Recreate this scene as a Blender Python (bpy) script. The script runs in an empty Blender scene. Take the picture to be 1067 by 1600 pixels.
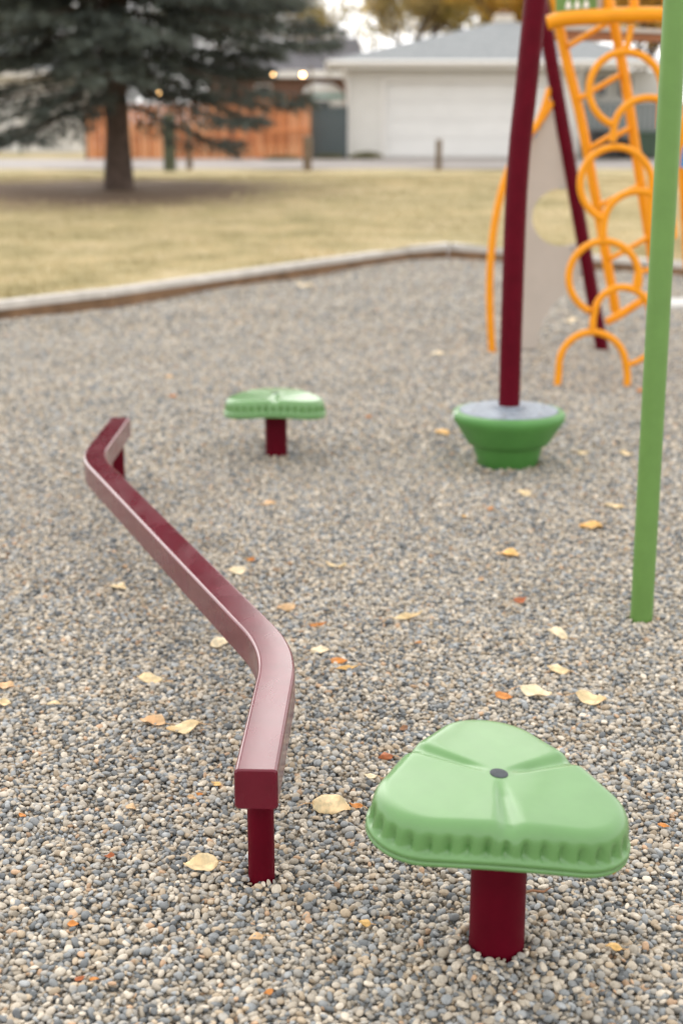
import bpy, math, random
import numpy as np
from mathutils import Vector, Matrix, Euler

random.seed(7); rng = np.random.default_rng(7)
S = bpy.context.scene; C = S.collection
PI = math.pi

# ------------------------------------------------------------------ camera
CAM_H = 1.67; FPX = 2222.0; CX, CY, YH = 533.5, 800.0, 195.0
TH = math.atan((CY - YH) / FPX); cT, sT = math.cos(TH), math.sin(TH)
cam_d = bpy.data.cameras.new('camera'); cam = bpy.data.objects.new('camera', cam_d); C.objects.link(cam)
cam.location = (0, 0, CAM_H); cam.rotation_euler = (PI / 2 - TH, 0, 0)
cam_d.sensor_fit = 'VERTICAL'; cam_d.sensor_height = 36.0; cam_d.sensor_width = 24.0; cam_d.lens = 50.0
cam_d.clip_start = 0.05; cam_d.clip_end = 2000
cam_d.dof.use_dof = True; cam_d.dof.focus_distance = 3.4; cam_d.dof.aperture_fstop = 2.2; cam_d.dof.aperture_blades = 0
S.camera = cam

# ------------------------------------------------------------------ overcast sky and soft sun
SUN_EL = math.radians(35); SUN_DIR = (-0.30, 1.0)            # where the light comes from, seen from above
SUN_ROT = math.atan2(SUN_DIR[0], SUN_DIR[1])
W = bpy.data.worlds.new('World'); S.world = W; W.use_nodes = True
nt = W.node_tree; nt.nodes.clear()
sky = nt.nodes.new('ShaderNodeTexSky'); sky.sky_type = 'NISHITA'; sky.sun_disc = False
sky.sun_elevation = SUN_EL; sky.sun_rotation = SUN_ROT
sky.air_density = 1.0; sky.dust_density = 6.0; sky.ozone_density = 1.0; sky.altitude = 900
hs = nt.nodes.new('ShaderNodeHueSaturation'); hs.inputs['Saturation'].default_value = 0.16
tint = nt.nodes.new('ShaderNodeMix'); tint.data_type = 'RGBA'; tint.blend_type = 'MULTIPLY'
tint.inputs[0].default_value = 0.72; tint.blend_type = 'MIX'; tint.inputs[7].default_value = (7.55, 7.45, 7.35, 1)   # even cloud cover over the whole sky
bg = nt.nodes.new('ShaderNodeBackground'); bg.inputs['Strength'].default_value = 0.15
wo = nt.nodes.new('ShaderNodeOutputWorld')
nt.links.new(sky.outputs[0], hs.inputs['Color']); nt.links.new(hs.outputs[0], tint.inputs[6])
nt.links.new(tint.outputs[2], bg.inputs['Color']); nt.links.new(bg.outputs[0], wo.inputs['Surface'])
sun_d = bpy.data.lights.new('sun', 'SUN'); sun_d.energy = 0.50; sun_d.angle = math.radians(58); sun_d.color = (1.0, 0.95, 0.87)
sun = bpy.data.objects.new('sun', sun_d); C.objects.link(sun)
n_ = math.hypot(*SUN_DIR)
sd = Vector((SUN_DIR[0] / n_ * math.cos(SUN_EL), SUN_DIR[1] / n_ * math.cos(SUN_EL), math.sin(SUN_EL)))
sun.rotation_euler = sd.to_track_quat('Z', 'Y').to_euler(); sun.location = (-6, -4, 12)
S.view_settings.view_transform = 'Standard'; S.view_settings.look = 'None'
S.view_settings.gamma = 1.0; S.view_settings.use_curve_mapping = False
S.view_settings.exposure = 0.96
S.cycles.max_bounces = 6; S.cycles.use_denoising = True

# ------------------------------------------------------------------ pixel helpers (photo pixels -> places)
def ray(px, py):
    a = (px - CX) / FPX; b = (py - CY) / FPX
    return np.array([a, cT - b * sT, -sT - b * cT])
def on_h(px, py, h=0.0):                                        # where the ray meets a level plane
    d = ray(px, py); t = (h - CAM_H) / d[2]; return Vector((d[0] * t, d[1] * t, h))
def on_y(px, py, Y):                                            # where the ray meets an upright plane
    d = ray(px, py); t = Y / d[1]; return Vector((d[0] * t, Y, CAM_H + d[2] * t))

# ------------------------------------------------------------------ materials
def mat(name, rgb, rough=0.5, var=0.0, vscale=8.0, bump=0.0, bscale=60.0, rgb2=None, coat=0.0, rvar=0.0, metal=0.0, spec=0.5, coords='Object'):
    m = bpy.data.materials.new(name); m.use_nodes = True
    n = m.node_tree.nodes; l = m.node_tree.links; p = n['Principled BSDF']
    p.inputs['Base Color'].default_value = (*rgb, 1); p.inputs['Roughness'].default_value = rough
    p.inputs['Metallic'].default_value = metal; p.inputs['Coat Weight'].default_value = coat; p.inputs['Coat Roughness'].default_value = 0.15
    p.inputs['Specular IOR Level'].default_value = spec
    tc = n.new('ShaderNodeTexCoord')
    if var or rgb2 is not None:
        t = n.new('ShaderNodeTexNoise'); t.inputs['Scale'].default_value = vscale; t.inputs['Detail'].default_value = 6; t.inputs['Roughness'].default_value = 0.6
        l.new(tc.outputs[coords], t.inputs['Vector'])
        r = n.new('ShaderNodeValToRGB'); r.color_ramp.elements[0].position = 0.35; r.color_ramp.elements[1].position = 0.65
        a = rgb; b = rgb2 if rgb2 is not None else rgb
        r.color_ramp.elements[0].color = (*[c * (1 - var) for c in a], 1); r.color_ramp.elements[1].color = (*[min(1, c * (1 + var)) for c in b], 1)
        l.new(t.outputs[0], r.inputs[0]); l.new(r.outputs[0], p.inputs['Base Color'])
    if rvar:
        t = n.new('ShaderNodeTexNoise'); t.inputs['Scale'].default_value = vscale * 0.7; t.inputs['Detail'].default_value = 8; t.inputs['Roughness'].default_value = 0.65
        l.new(tc.outputs[coords], t.inputs['Vector'])
        mr = n.new('ShaderNodeMapRange'); mr.inputs[1].default_value = 0.3; mr.inputs[2].default_value = 0.7
        mr.inputs[3].default_value = max(0.03, rough - rvar); mr.inputs[4].default_value = min(1, rough + rvar)
        l.new(t.outputs[0], mr.inputs[0]); l.new(mr.outputs[0], p.inputs['Roughness'])
    if bump:
        t = n.new('ShaderNodeTexNoise'); t.inputs['Scale'].default_value = bscale; t.inputs['Detail'].default_value = 4
        l.new(tc.outputs[coords], t.inputs['Vector'])
        bp = n.new('ShaderNodeBump'); bp.inputs['Strength'].default_value = bump; bp.inputs['Distance'].default_value = 0.002
        l.new(t.outputs[0], bp.inputs['Height']); l.new(bp.outputs[0], p.inputs['Normal'])
    return m

M = {}
M['maroon'] = mat('maroon_paint', (0.092, 0.0012, 0.0085), 0.50, var=0.10, vscale=14, bump=0.05, bscale=420, rvar=0.06, spec=0.09)
M['yellow'] = mat('yellow_paint', (0.78, 0.290, 0.004), 0.40, var=0.05, vscale=9, rvar=0.05, spec=0.28)
M['green'] = mat('green_plastic', (0.108, 0.245, 0.074), 0.34, var=0.05, vscale=10, bump=0.05, bscale=500, rvar=0.05, coat=0.30)
M['green_pole'] = mat('green_pole_paint', (0.115, 0.235, 0.050), 0.45, var=0.05, vscale=12, bump=0.10, bscale=300, rvar=0.05)
M['bowl_green'] = mat('bowl_plastic', (0.070, 0.225, 0.045), 0.45, var=0.06, vscale=10, bump=0.10, bscale=300, rvar=0.07)
M['rubber'] = mat('dark_rubber', (0.045, 0.052, 0.060), 0.75, var=0.2, vscale=60, bump=0.3, bscale=300)
M['grip'] = mat('grey_grip_disc', (0.22, 0.25, 0.29), 0.6, var=0.25, vscale=25, bump=0.4, bscale=220)
M['panel'] = mat('grey_plastic_panel', (0.46, 0.41, 0.36), 0.55, var=0.04, vscale=4)
M['steel'] = mat('bolt_steel', (0.35, 0.35, 0.35), 0.4, metal=0.9)
M['white'] = mat('white_sticker', (0.8, 0.8, 0.78), 0.5)
M['rust_wood'] = mat('brown_deck_wood', (0.28, 0.105, 0.04), 0.6, var=0.1)
M['blue'] = mat('blue_sticker', (0.03, 0.26, 0.62), 0.5)

# smooth dirty-dusty top for the beam: dust only where feet have scuffed
def beam_material():
    m = M['maroon'].copy(); m.name = 'beam_paint'
    n = m.node_tree.nodes; l = m.node_tree.links; p = n['Principled BSDF']
    tc = n.new('ShaderNodeTexCoord'); ns = n.new('ShaderNodeTexNoise'); ns.inputs['Scale'].default_value = 4; ns.inputs['Detail'].default_value = 6; ns.inputs['Roughness'].default_value = 0.55
    mp = n.new('ShaderNodeMapping'); mp.inputs['Scale'].default_value = (2.2, 0.8, 1)
    l.new(tc.outputs['Object'], mp.inputs['Vector']); l.new(mp.outputs[0], ns.inputs['Vector'])
    mr = n.new('ShaderNodeMapRange'); mr.inputs[1].default_value = 0.38; mr.inputs[2].default_value = 0.72; mr.inputs[3].default_value = 0.22; mr.inputs[4].default_value = 0.42
    l.new(ns.outputs[0], mr.inputs[0]); l.new(mr.outputs[0], p.inputs['Roughness'])
    old = p.inputs['Base Color'].links[0].from_socket
    mx = n.new('ShaderNodeMix'); mx.data_type = 'RGBA'; mx.inputs[7].default_value = (0.22, 0.06, 0.075, 1)
    m2 = n.new('ShaderNodeMapRange'); m2.inputs[1].default_value = 0.50; m2.inputs[2].default_value = 0.80; m2.inputs[3].default_value = 0.0; m2.inputs[4].default_value = 0.22
    l.new(ns.outputs[0], m2.inputs[0]); l.new(m2.outputs[0], mx.inputs[0]); l.new(old, mx.inputs[6]); l.new(mx.outputs[2], p.inputs['Base Color'])
    p.inputs['Specular IOR Level'].default_value = 0.12; p.inputs['Coat Weight'].default_value = 0.68; p.inputs['Coat IOR'].default_value = 1.5; p.inputs['Coat Roughness'].default_value = 0.13
    return m
M['beam'] = beam_material()
for e_ in M['beam'].node_tree.nodes:
    if e_.type == 'VALTORGB': e_.color_ramp.elements[0].color = (0.100, 0.0020, 0.0120, 1); e_.color_ramp.elements[1].color = (0.125, 0.0030, 0.0160, 1)

# ------------------------------------------------------------------ mesh collection helpers
class MB:
    def __init__(s): s.v = []; s.f = []
    def add(s, v, f):
        o = len(s.v); s.v += [tuple(p) for p in v]; s.f += [tuple(i + o for i in q) for q in f]; return s
    def box(s, x0, x1, y0, y1, z0, z1):
        return s.add([(x0, y0, z0), (x1, y0, z0), (x1, y1, z0), (x0, y1, z0), (x0, y0, z1), (x1, y0, z1), (x1, y1, z1), (x0, y1, z1)],
                     [(0, 3, 2, 1), (4, 5, 6, 7), (0, 1, 5, 4), (1, 2, 6, 5), (2, 3, 7, 6), (3, 0, 4, 7)])
    def tube(s, pts, r, n=16, cap=True, closed=False):
        pts = [Vector(p) for p in pts]; k = len(pts); rr = r if hasattr(r, '__len__') else [r] * k
        rings = []; ref = None
        for i, p in enumerate(pts):
            if closed: t = pts[(i + 1) % k] - pts[i - 1]
            else: t = pts[min(i + 1, k - 1)] - pts[max(i - 1, 0)]
            t.normalize()
            if ref is None: ref = Vector((0, 0, 1)) if abs(t.z) < 0.9 else Vector((0, 1, 0))
            u = (ref - t * ref.dot(t)).normalized(); w = t.cross(u); ref = u
            rings.append([p + (u * math.cos(2 * PI * j / n) + w * math.sin(2 * PI * j / n)) * rr[i] for j in range(n)])
        v = [q for g in rings for q in g]; f = []
        for i in range(k if closed else k - 1):
            a = i * n; b = ((i + 1) % k) * n
            f += [(a + j, a + (j + 1) % n, b + (j + 1) % n, b + j) for j in range(n)]
        if cap and not closed:
            f.append(tuple(reversed(range(n)))); f.append(tuple((k - 1) * n + j for j in range(n)))
        return s.add(v, f)
    def lathe(s, prof, n=48, c=(0, 0, 0)):
        v = []; f = []; k = len(prof)
        for r, z in prof: v += [(c[0] + r * math.cos(2 * PI * j / n), c[1] + r * math.sin(2 * PI * j / n), c[2] + z) for j in range(n)]
        for i in range(k - 1):
            f += [(i * n + j, i * n + (j + 1) % n, (i + 1) * n + (j + 1) % n, (i + 1) * n + j) for j in range(n)]
        f.append(tuple(reversed(range(n)))); f.append(tuple((k - 1) * n + j for j in range(n)))
        return s.add(v, f)
    def prism(s, poly, d):                                      # poly: list of Vector (front face), d: thickness vector
        k = len(poly); d = Vector(d)
        return s.add([Vector(p) for p in poly] + [Vector(p) + d for p in poly],
                     [tuple(range(k)), tuple(reversed(range(k, 2 * k)))] + [(i, k + i, k + (i + 1) % k, (i + 1) % k) for i in range(k)])
    def build(s, name, material, parent=None, smooth=None, bevel=0.0, segs=2):
        me = bpy.data.meshes.new(name); me.from_pydata(s.v, [], s.f); me.validate(); me.update()
        import bmesh
        bm = bmesh.new(); bm.from_mesh(me); bmesh.ops.recalc_face_normals(bm, faces=bm.faces)
        if bevel: bmesh.ops.bevel(bm, geom=bm.edges[:], offset=bevel, segments=segs, affect='EDGES', profile=0.5, clamp_overlap=True)
        bm.to_mesh(me); bm.free()
        if smooth is not None:
            me.shade_smooth(); me.set_sharp_from_angle(angle=math.radians(smooth))
        me.materials.append(M[material] if isinstance(material, str) else material)
        o = bpy.data.objects.new(name, me); C.objects.link(o)
        if parent is not None: o.parent = parent
        return o
def tag(o, label=None, cat=None, group=None, kind=None):
    for k, v in (('label', label), ('category', cat), ('group', group), ('kind', kind)):
        if v: o[k] = v
    return o
def empty(name, loc, rz=0, label=None, cat=None, group=None):
    o = bpy.data.objects.new(name, None); C.objects.link(o); o.location = loc; o.rotation_euler = (0, 0, rz); o.empty_display_size = 0.1
    return tag(o, label, cat, group)
def raw(name, v, f, material, parent=None):                    # big numpy meshes, all faces of one size
    v = np.asarray(v, np.float32); f = np.asarray(f, np.int32); me = bpy.data.meshes.new(name); k = f.shape[1]
    me.vertices.add(len(v)); me.vertices.foreach_set('co', v.ravel())
    me.loops.add(f.size); me.loops.foreach_set('vertex_index', f.ravel())
    me.polygons.add(len(f)); me.polygons.foreach_set('loop_start', np.arange(0, f.size, k, dtype=np.int32)); me.polygons.foreach_set('loop_total', np.full(len(f), k, np.int32))
    me.update(calc_edges=True); me.materials.append(M[material] if isinstance(material, str) else material)
    o = bpy.data.objects.new(name, me); C.objects.link(o)
    if parent is not None: o.parent = parent
    return o

# ================================================================== GROUND
# edge of the gravel pit, seen from above
_b = [on_h(0, 502), on_h(172, 480), on_h(640, 407), on_h(700, 402.5), on_h(1067, 433)]
_dl = (_b[0] - _b[1]).normalized(); _dr = (_b[4] - _b[3]).normalized()
PIT = [_b[0] + _dl * 6.0, _b[0], _b[1], _b[2], _b[3], _b[4], _b[4] + _dr * 6.0, Vector((8.3, -6, 0)), Vector((-6.8, -6, 0))]
PIT = [Vector((p.x, p.y, 0)) for p in PIT]
def pit_radius(a, c=(0.0, 6.0)):
    dx, dy = math.cos(a), math.sin(a); best = 1e9
    for i in range(len(PIT)):
        p, q = PIT[i], PIT[(i + 1) % len(PIT)]
        ex, ey = q.x - p.x, q.y - p.y; den = dx * ey - dy * ex
        if abs(den) < 1e-9: continue
        t = ((p.x - c[0]) * ey - (p.y - c[1]) * ex) / den; u = ((p.x - c[0]) * dy - (p.y - c[1]) * dx) / den
        if t > 0 and -1e-6 <= u <= 1 + 1e-6: best = min(best, t)
    return best
def lawn_h(x, y):                                              # the lawn rises gently to the lane
    pts = [(-400, .12), (12, .12), (17.5, .15), (21, .27), (26, .50), (29, .56), (36.5, .60), (40.5, .74), (60, .95), (400, 2.0)]
    for (a, ha), (b, hb) in zip(pts, pts[1:]):
        if y <= b: t = (y - a) / (b - a); return ha + (hb - ha) * t
    return 2.0

def grass_material():
    m = bpy.data.materials.new('dry_lawn'); m.use_nodes = True; n = m.node_tree.nodes; l = m.node_tree.links; p = n['Principled BSDF']; p.inputs['Roughness'].default_value = 0.9
    tc = n.new('ShaderNodeTexCoord')
    def noise(sc, det, ramp):
        t = n.new('ShaderNodeTexNoise'); t.inputs['Scale'].default_value = sc; t.inputs['Detail'].default_value = det; t.inputs['Roughness'].default_value = 0.62; l.new(tc.outputs['Object'], t.inputs['Vector'])
        r = n.new('ShaderNodeValToRGB'); e = r.color_ramp.elements
        e[0].position, e[0].color = ramp[0][0], (*ramp[0][1], 1); e[1].position, e[1].color = ramp[-1][0], (*ramp[-1][1], 1)
        for q, c in ramp[1:-1]: x = e.new(q); x.color = (*c, 1)
        l.new(t.outputs[0], r.inputs[0]); return r.outputs[0]
    a = noise(0.9, 7, [(0.32, (0.29, 0.255, 0.115)), (0.48, (0.43, 0.355, 0.185)), (0.68, (0.55, 0.45, 0.275))])
    b = noise(34, 5, [(0.3, (0.55, 0.55, 0.5)), (0.7, (1.35, 1.3, 1.25))])
    mx = n.new('ShaderNodeMix'); mx.data_type = 'RGBA'; mx.blend_type = 'MULTIPLY'; mx.inputs[0].default_value = 1; l.new(a, mx.inputs[6]); l.new(b, mx.inputs[7])
    # needle litter lying round the spruce
    sp = n.new('ShaderNodeVectorMath'); sp.operation = 'DISTANCE'; sp.inputs[1].default_value = (-5.6, 27.3, 0.55)
    mpp = n.new('ShaderNodeMapping'); mpp.inputs['Scale'].default_value = (1, 1, 0); l.new(tc.outputs['Object'], mpp.inputs['Vector'])
    sp.inputs[1].default_value = (-4.3, 26.9, 0); l.new(mpp.outputs[0], sp.inputs[0])
    nz = n.new('ShaderNodeTexNoise'); nz.inputs['Scale'].default_value = 1.3; nz.inputs['Detail'].default_value = 6; l.new(tc.outputs['Object'], nz.inputs['Vector'])
    ad = n.new('ShaderNodeMath'); ad.operation = 'MULTIPLY_ADD'; ad.inputs[1].default_value = 3.0; l.new(nz.outputs[0], ad.inputs[0]); l.new(sp.outputs['Value'], ad.inputs[2])
    mr = n.new('ShaderNodeMapRange'); mr.inputs[1].default_value = 4.3; mr.inputs[2].default_value = 6.2; mr.inputs[3].default_value = 0.92; mr.inputs[4].default_value = 0.0; l.new(ad.outputs[0], mr.inputs[0])
    m2 = n.new('ShaderNodeMix'); m2.data_type = 'RGBA'; m2.inputs[7].default_value = (0.150, 0.085, 0.048, 1)
    l.new(mr.outputs[0], m2.inputs[0]); l.new(mx.outputs[2], m2.inputs[6]); l.new(m2.outputs[2], p.inputs['Base Color'])
    t = n.new('ShaderNodeTexNoise'); t.inputs['Scale'].default_value = 45; t.inputs['Detail'].default_value = 4; l.new(tc.outputs['Object'], t.inputs['Vector'])
    bp = n.new('ShaderNodeBump'); bp.inputs['Strength'].default_value = 0.8; bp.inputs['Distance'].default_value = 0.03; l.new(t.outputs[0], bp.inputs['Height']); l.new(bp.outputs[0], p.inputs['Normal'])
    return m
M['lawn'] = grass_material()

def build_lawn():
    NA = 720; rad = [0, .25, .5, 1, 1.6, 2.4, 3.4, 4.6, 6, 7.5, 9, 10.5, 12, 14, 16, 18, 20, 22, 24, 26, 28, 30, 34, 40, 50, 70, 110, 200, 380]
    v = []; f = []
    for i in range(NA):
        a = 2 * PI * i / NA; r0 = pit_radius(a)
        for d in rad:
            x = (r0 + 0.02 + d) * math.cos(a); y = 6 + (r0 + 0.02 + d) * math.sin(a)
            v.append((x, y, lawn_h(x, y) + (0.02 * math.sin(x * 1.3) * math.sin(y * .9 + 1) if 1 < d < 40 else 0)))
    k = len(rad)
    for i in range(NA):
        j = (i + 1) % NA
        for q in range(k - 1): f.append((i * k + q, i * k + q + 1, j * k + q + 1, j * k + q))
    o = raw('lawn', v, f, 'lawn'); o.data.shade_smooth(); tag(o, kind='structure')
build_lawn()

# short dry grass standing on the lawn
def build_grass():
    N = 260000
    y = rng.uniform(12.5, 33, N); x = rng.uniform(-1, 1, N) * (0.40 * y + 3.0)
    a = np.arctan2(y - 6, x); tab = np.array([pit_radius(t) for t in np.linspace(-PI, PI, 721)])
    rr = np.interp(a, np.linspace(-PI, PI, 721), tab); ok = (np.hypot(x, y - 6) > rr + 0.18) & (np.hypot(x + 4.3, y - 26.9) > 2.2 + 1.6 * rng.random(N))
    x, y = x[ok], y[ok]; N = len(x)
    z = np.array([lawn_h(0, q) for q in y]) + 0.02 * np.sin(x * 1.3) * np.sin(y * .9 + 1) - 0.012
    ang = rng.uniform(0, 2 * PI, N); w = rng.uniform(.006, .014, N); h = rng.uniform(.02, .055, N); le = rng.normal(0, .02, (N, 2))
    P = np.stack([x, y, z], 1); d = np.stack([np.cos(ang) * w, np.sin(ang) * w, np.zeros(N)], 1)
    T = P.copy(); T[:, :2] += le; T[:, 2] += h
    v = np.stack([P - d, P + d, T], 1).reshape(-1, 3); f = np.arange(3 * N).reshape(-1, 3)
    m = mat('dry_grass_blades', (0.38, 0.33, 0.15), 0.8, var=0.25, vscale=1.2, rgb2=(0.55, 0.45, 0.27))
    o = raw('grass', v, f, m); tag(o, 'short dry yellow green grass covering the lawn', 'grass', kind='stuff')
build_grass()

# ------------------------------------------------------------------ gravel
def bed_h(x, y):
    return 0.008 * np.sin(x * 2.1 + 0.7 * y) + 0.007 * np.sin(y * 3.3 - 1.1 * x + 1.0) + 0.004 * np.sin(x * 7.3 + 2) * np.sin(y * 6.1)
STONES = [(0.00, (0.14, 0.155, 0.17)), (0.08, (0.235, 0.255, 0.275)), (0.22, (0.36, 0.35, 0.33)), (0.38, (0.45, 0.405, 0.34)), (0.54, (0.52, 0.475, 0.41)),
          (0.70, (0.46, 0.38, 0.285)), (0.79, (0.35, 0.375, 0.40)), (0.88, (0.60, 0.55, 0.475)), (0.975, (0.48, 0.33, 0.22))]
STONES = [(q, (c[0] * 1.035, c[1] * .995, c[2] * .935)) for q, c in STONES]
def ramp_nodes(n, l, src):
    r = n.new('ShaderNodeValToRGB'); r.color_ramp.interpolation = 'CONSTANT'; e = r.color_ramp.elements
    e[0].position, e[0].color = STONES[0][0], (*STONES[0][1], 1); e[1].position, e[1].color = STONES[-1][0], (*STONES[-1][1], 1)
    for q, c in STONES[1:-1]: x = e.new(q); x.color = (*c, 1)
    l.new(src, r.inputs[0]); return r.outputs[0]
def pebble_material():
    m = bpy.data.materials.new('river_pebble'); m.use_nodes = True; n = m.node_tree.nodes; l = m.node_tree.links; p = n['Principled BSDF']
    p.inputs['Roughness'].default_value = 0.62; p.inputs['Specular IOR Level'].default_value = 0.35
    oi = n.new('ShaderNodeObjectInfo'); col = ramp_nodes(n, l, oi.outputs['Random'])
    w = n.new('ShaderNodeTexWhiteNoise'); w.noise_dimensions = '1D'; l.new(oi.outputs['Random'], w.inputs['W'])
    mr = n.new('ShaderNodeMapRange'); mr.inputs[3].default_value = 0.60; mr.inputs[4].default_value = 1.12; l.new(w.outputs['Value'], mr.inputs[0])
    tc = n.new('ShaderNodeTexCoord'); ns = n.new('ShaderNodeTexNoise'); ns.inputs['Scale'].default_value = 1.6; ns.inputs['Detail'].default_value = 5; l.new(tc.outputs['Object'], ns.inputs['Vector'])
    m3 = n.new('ShaderNodeMapRange'); m3.inputs[1].default_value = .3; m3.inputs[2].default_value = .7; m3.inputs[3].default_value = 0.82; m3.inputs[4].default_value = 1.15; l.new(ns.outputs[0], m3.inputs[0])
    mu = n.new('ShaderNodeMath'); mu.operation = 'MULTIPLY'; l.new(mr.outputs[0], mu.inputs[0]); l.new(m3.outputs[0], mu.inputs[1])
    vm = n.new('ShaderNodeVectorMath'); vm.operation = 'SCALE'; l.new(col, vm.inputs[0]); l.new(mu.outputs[0], vm.inputs['Scale']); l.new(vm.outputs[0], p.inputs['Base Color'])
    return m
M['pebble'] = pebble_material()
def bed_material():
    m = bpy.data.materials.new('gravel_bed'); m.use_nodes = True; n = m.node_tree.nodes; l = m.node_tree.links; p = n['Principled BSDF']; p.inputs['Roughness'].default_value = 0.8
    tc = n.new('ShaderNodeTexCoord')
    nz = n.new('ShaderNodeTexNoise'); nz.inputs['Scale'].default_value = 60; l.new(tc.outputs['Object'], nz.inputs['Vector'])
    ad = n.new('ShaderNodeMix'); ad.data_type = 'RGBA'; ad.blend_type = 'LINEAR_LIGHT'; ad.inputs[0].default_value = 0.006; l.new(tc.outputs['Object'], ad.inputs[6]); l.new(nz.outputs['Color'], ad.inputs[7])
    v = n.new('ShaderNodeTexVoronoi'); v.inputs['Scale'].default_value = 62; l.new(ad.outputs[2], v.inputs['Vector'])
    sx = n.new('ShaderNodeSeparateColor'); l.new(v.outputs['Color'], sx.inputs[0]); col = ramp_nodes(n, l, sx.outputs[0])
    big = n.new('ShaderNodeTexNoise'); big.inputs['Scale'].default_value = 1.1; big.inputs['Detail'].default_value = 6; l.new(tc.outputs['Object'], big.inputs['Vector'])
    mb = n.new('ShaderNodeMapRange'); mb.inputs[1].default_value = .3; mb.inputs[2].default_value = .7; mb.inputs[3].default_value = .60; mb.inputs[4].default_value = .84; l.new(big.outputs[0], mb.inputs[0])
    vm = n.new('ShaderNodeVectorMath'); vm.operation = 'SCALE'; l.new(col, vm.inputs[0]); l.new(mb.outputs[0], vm.inputs['Scale']); l.new(vm.outputs[0], p.inputs['Base Color'])
    bp = n.new('ShaderNodeBump'); bp.invert = True; bp.inputs['Strength'].default_value = 1.0; bp.inputs['Distance'].default_value = 0.012
    l.new(v.outputs['Distance'], bp.inputs['Height']); l.new(bp.outputs[0], p.inputs['Normal'])
    return m
M['bed'] = bed_material()

def build_bed():
    NA = 360; frac = np.concatenate([np.linspace(0.02, 1, 110)]); v = [(0, 6, float(bed_h(0, 6)) - .010)]; f = []
    for i in range(NA):
        a = 2 * PI * i / NA; r0 = pit_radius(a) + 0.05
        for t in frac: x = r0 * t * math.cos(a); y = 6 + r0 * t * math.sin(a); v.append((x, y, float(bed_h(x, y)) - .010))
    k = len(frac); tri = []
    for i in range(NA):
        j = (i + 1) % NA
        tri.append((0, 1 + i * k, 1 + j * k, 1 + j * k))
        for q in range(k - 1): f.append((1 + i * k + q, 1 + i * k + q + 1, 1 + j * k + q + 1, 1 + j * k + q))
    me = bpy.data.meshes.new('gravel_ground'); me.from_pydata(v, [], [t[:3] for t in tri] + f); me.update(); me.shade_smooth(); me.materials.append(M['bed'])
    o = bpy.data.objects.new('gravel_ground', me); C.objects.link(o); tag(o, kind='structure'); return o
BED = build_bed()

def pebble_meshes():
    import bmesh
    out = []
    for i in range(14):
        r = np.random.default_rng(100 + i); bm = bmesh.new(); bmesh.ops.create_icosphere(bm, subdivisions=2, radius=1.0)
        ax = np.array([1.0, r.uniform(.46, .86), r.uniform(.34, .58)]); k = r.normal(0, 1, (4, 3)); ph = r.uniform(0, 6, 4)
        pw = r.uniform(2.1, 2.9)                                # a little boxier than an ellipsoid
        for v in bm.verts:
            c = np.array(v.co); s = 1 + 0.07 * sum(math.sin(k[j] @ c * 1.3 + ph[j]) for j in range(4)) / 2
            c = c / (np.sum(np.abs(c) ** pw) ** (1 / pw)) * s * (1 + 0.13 * c[0] * math.sin(ph[0]))
            v.co = Vector(c * ax)
        me = bpy.data.meshes.new('pebble'); bm.to_mesh(me); bm.free(); me.shade_smooth(); me.materials.append(M['pebble']); out.append(me)
    return out
PM = pebble_meshes()
POSTS = [(-.182, 2.915, .033), (.323, 2.628, .060), (-.34, 7.255, .06), (.852, 7.05, .155), (1.041, 4.675, .04), (-1.055, 6.55, .033)]
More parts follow.
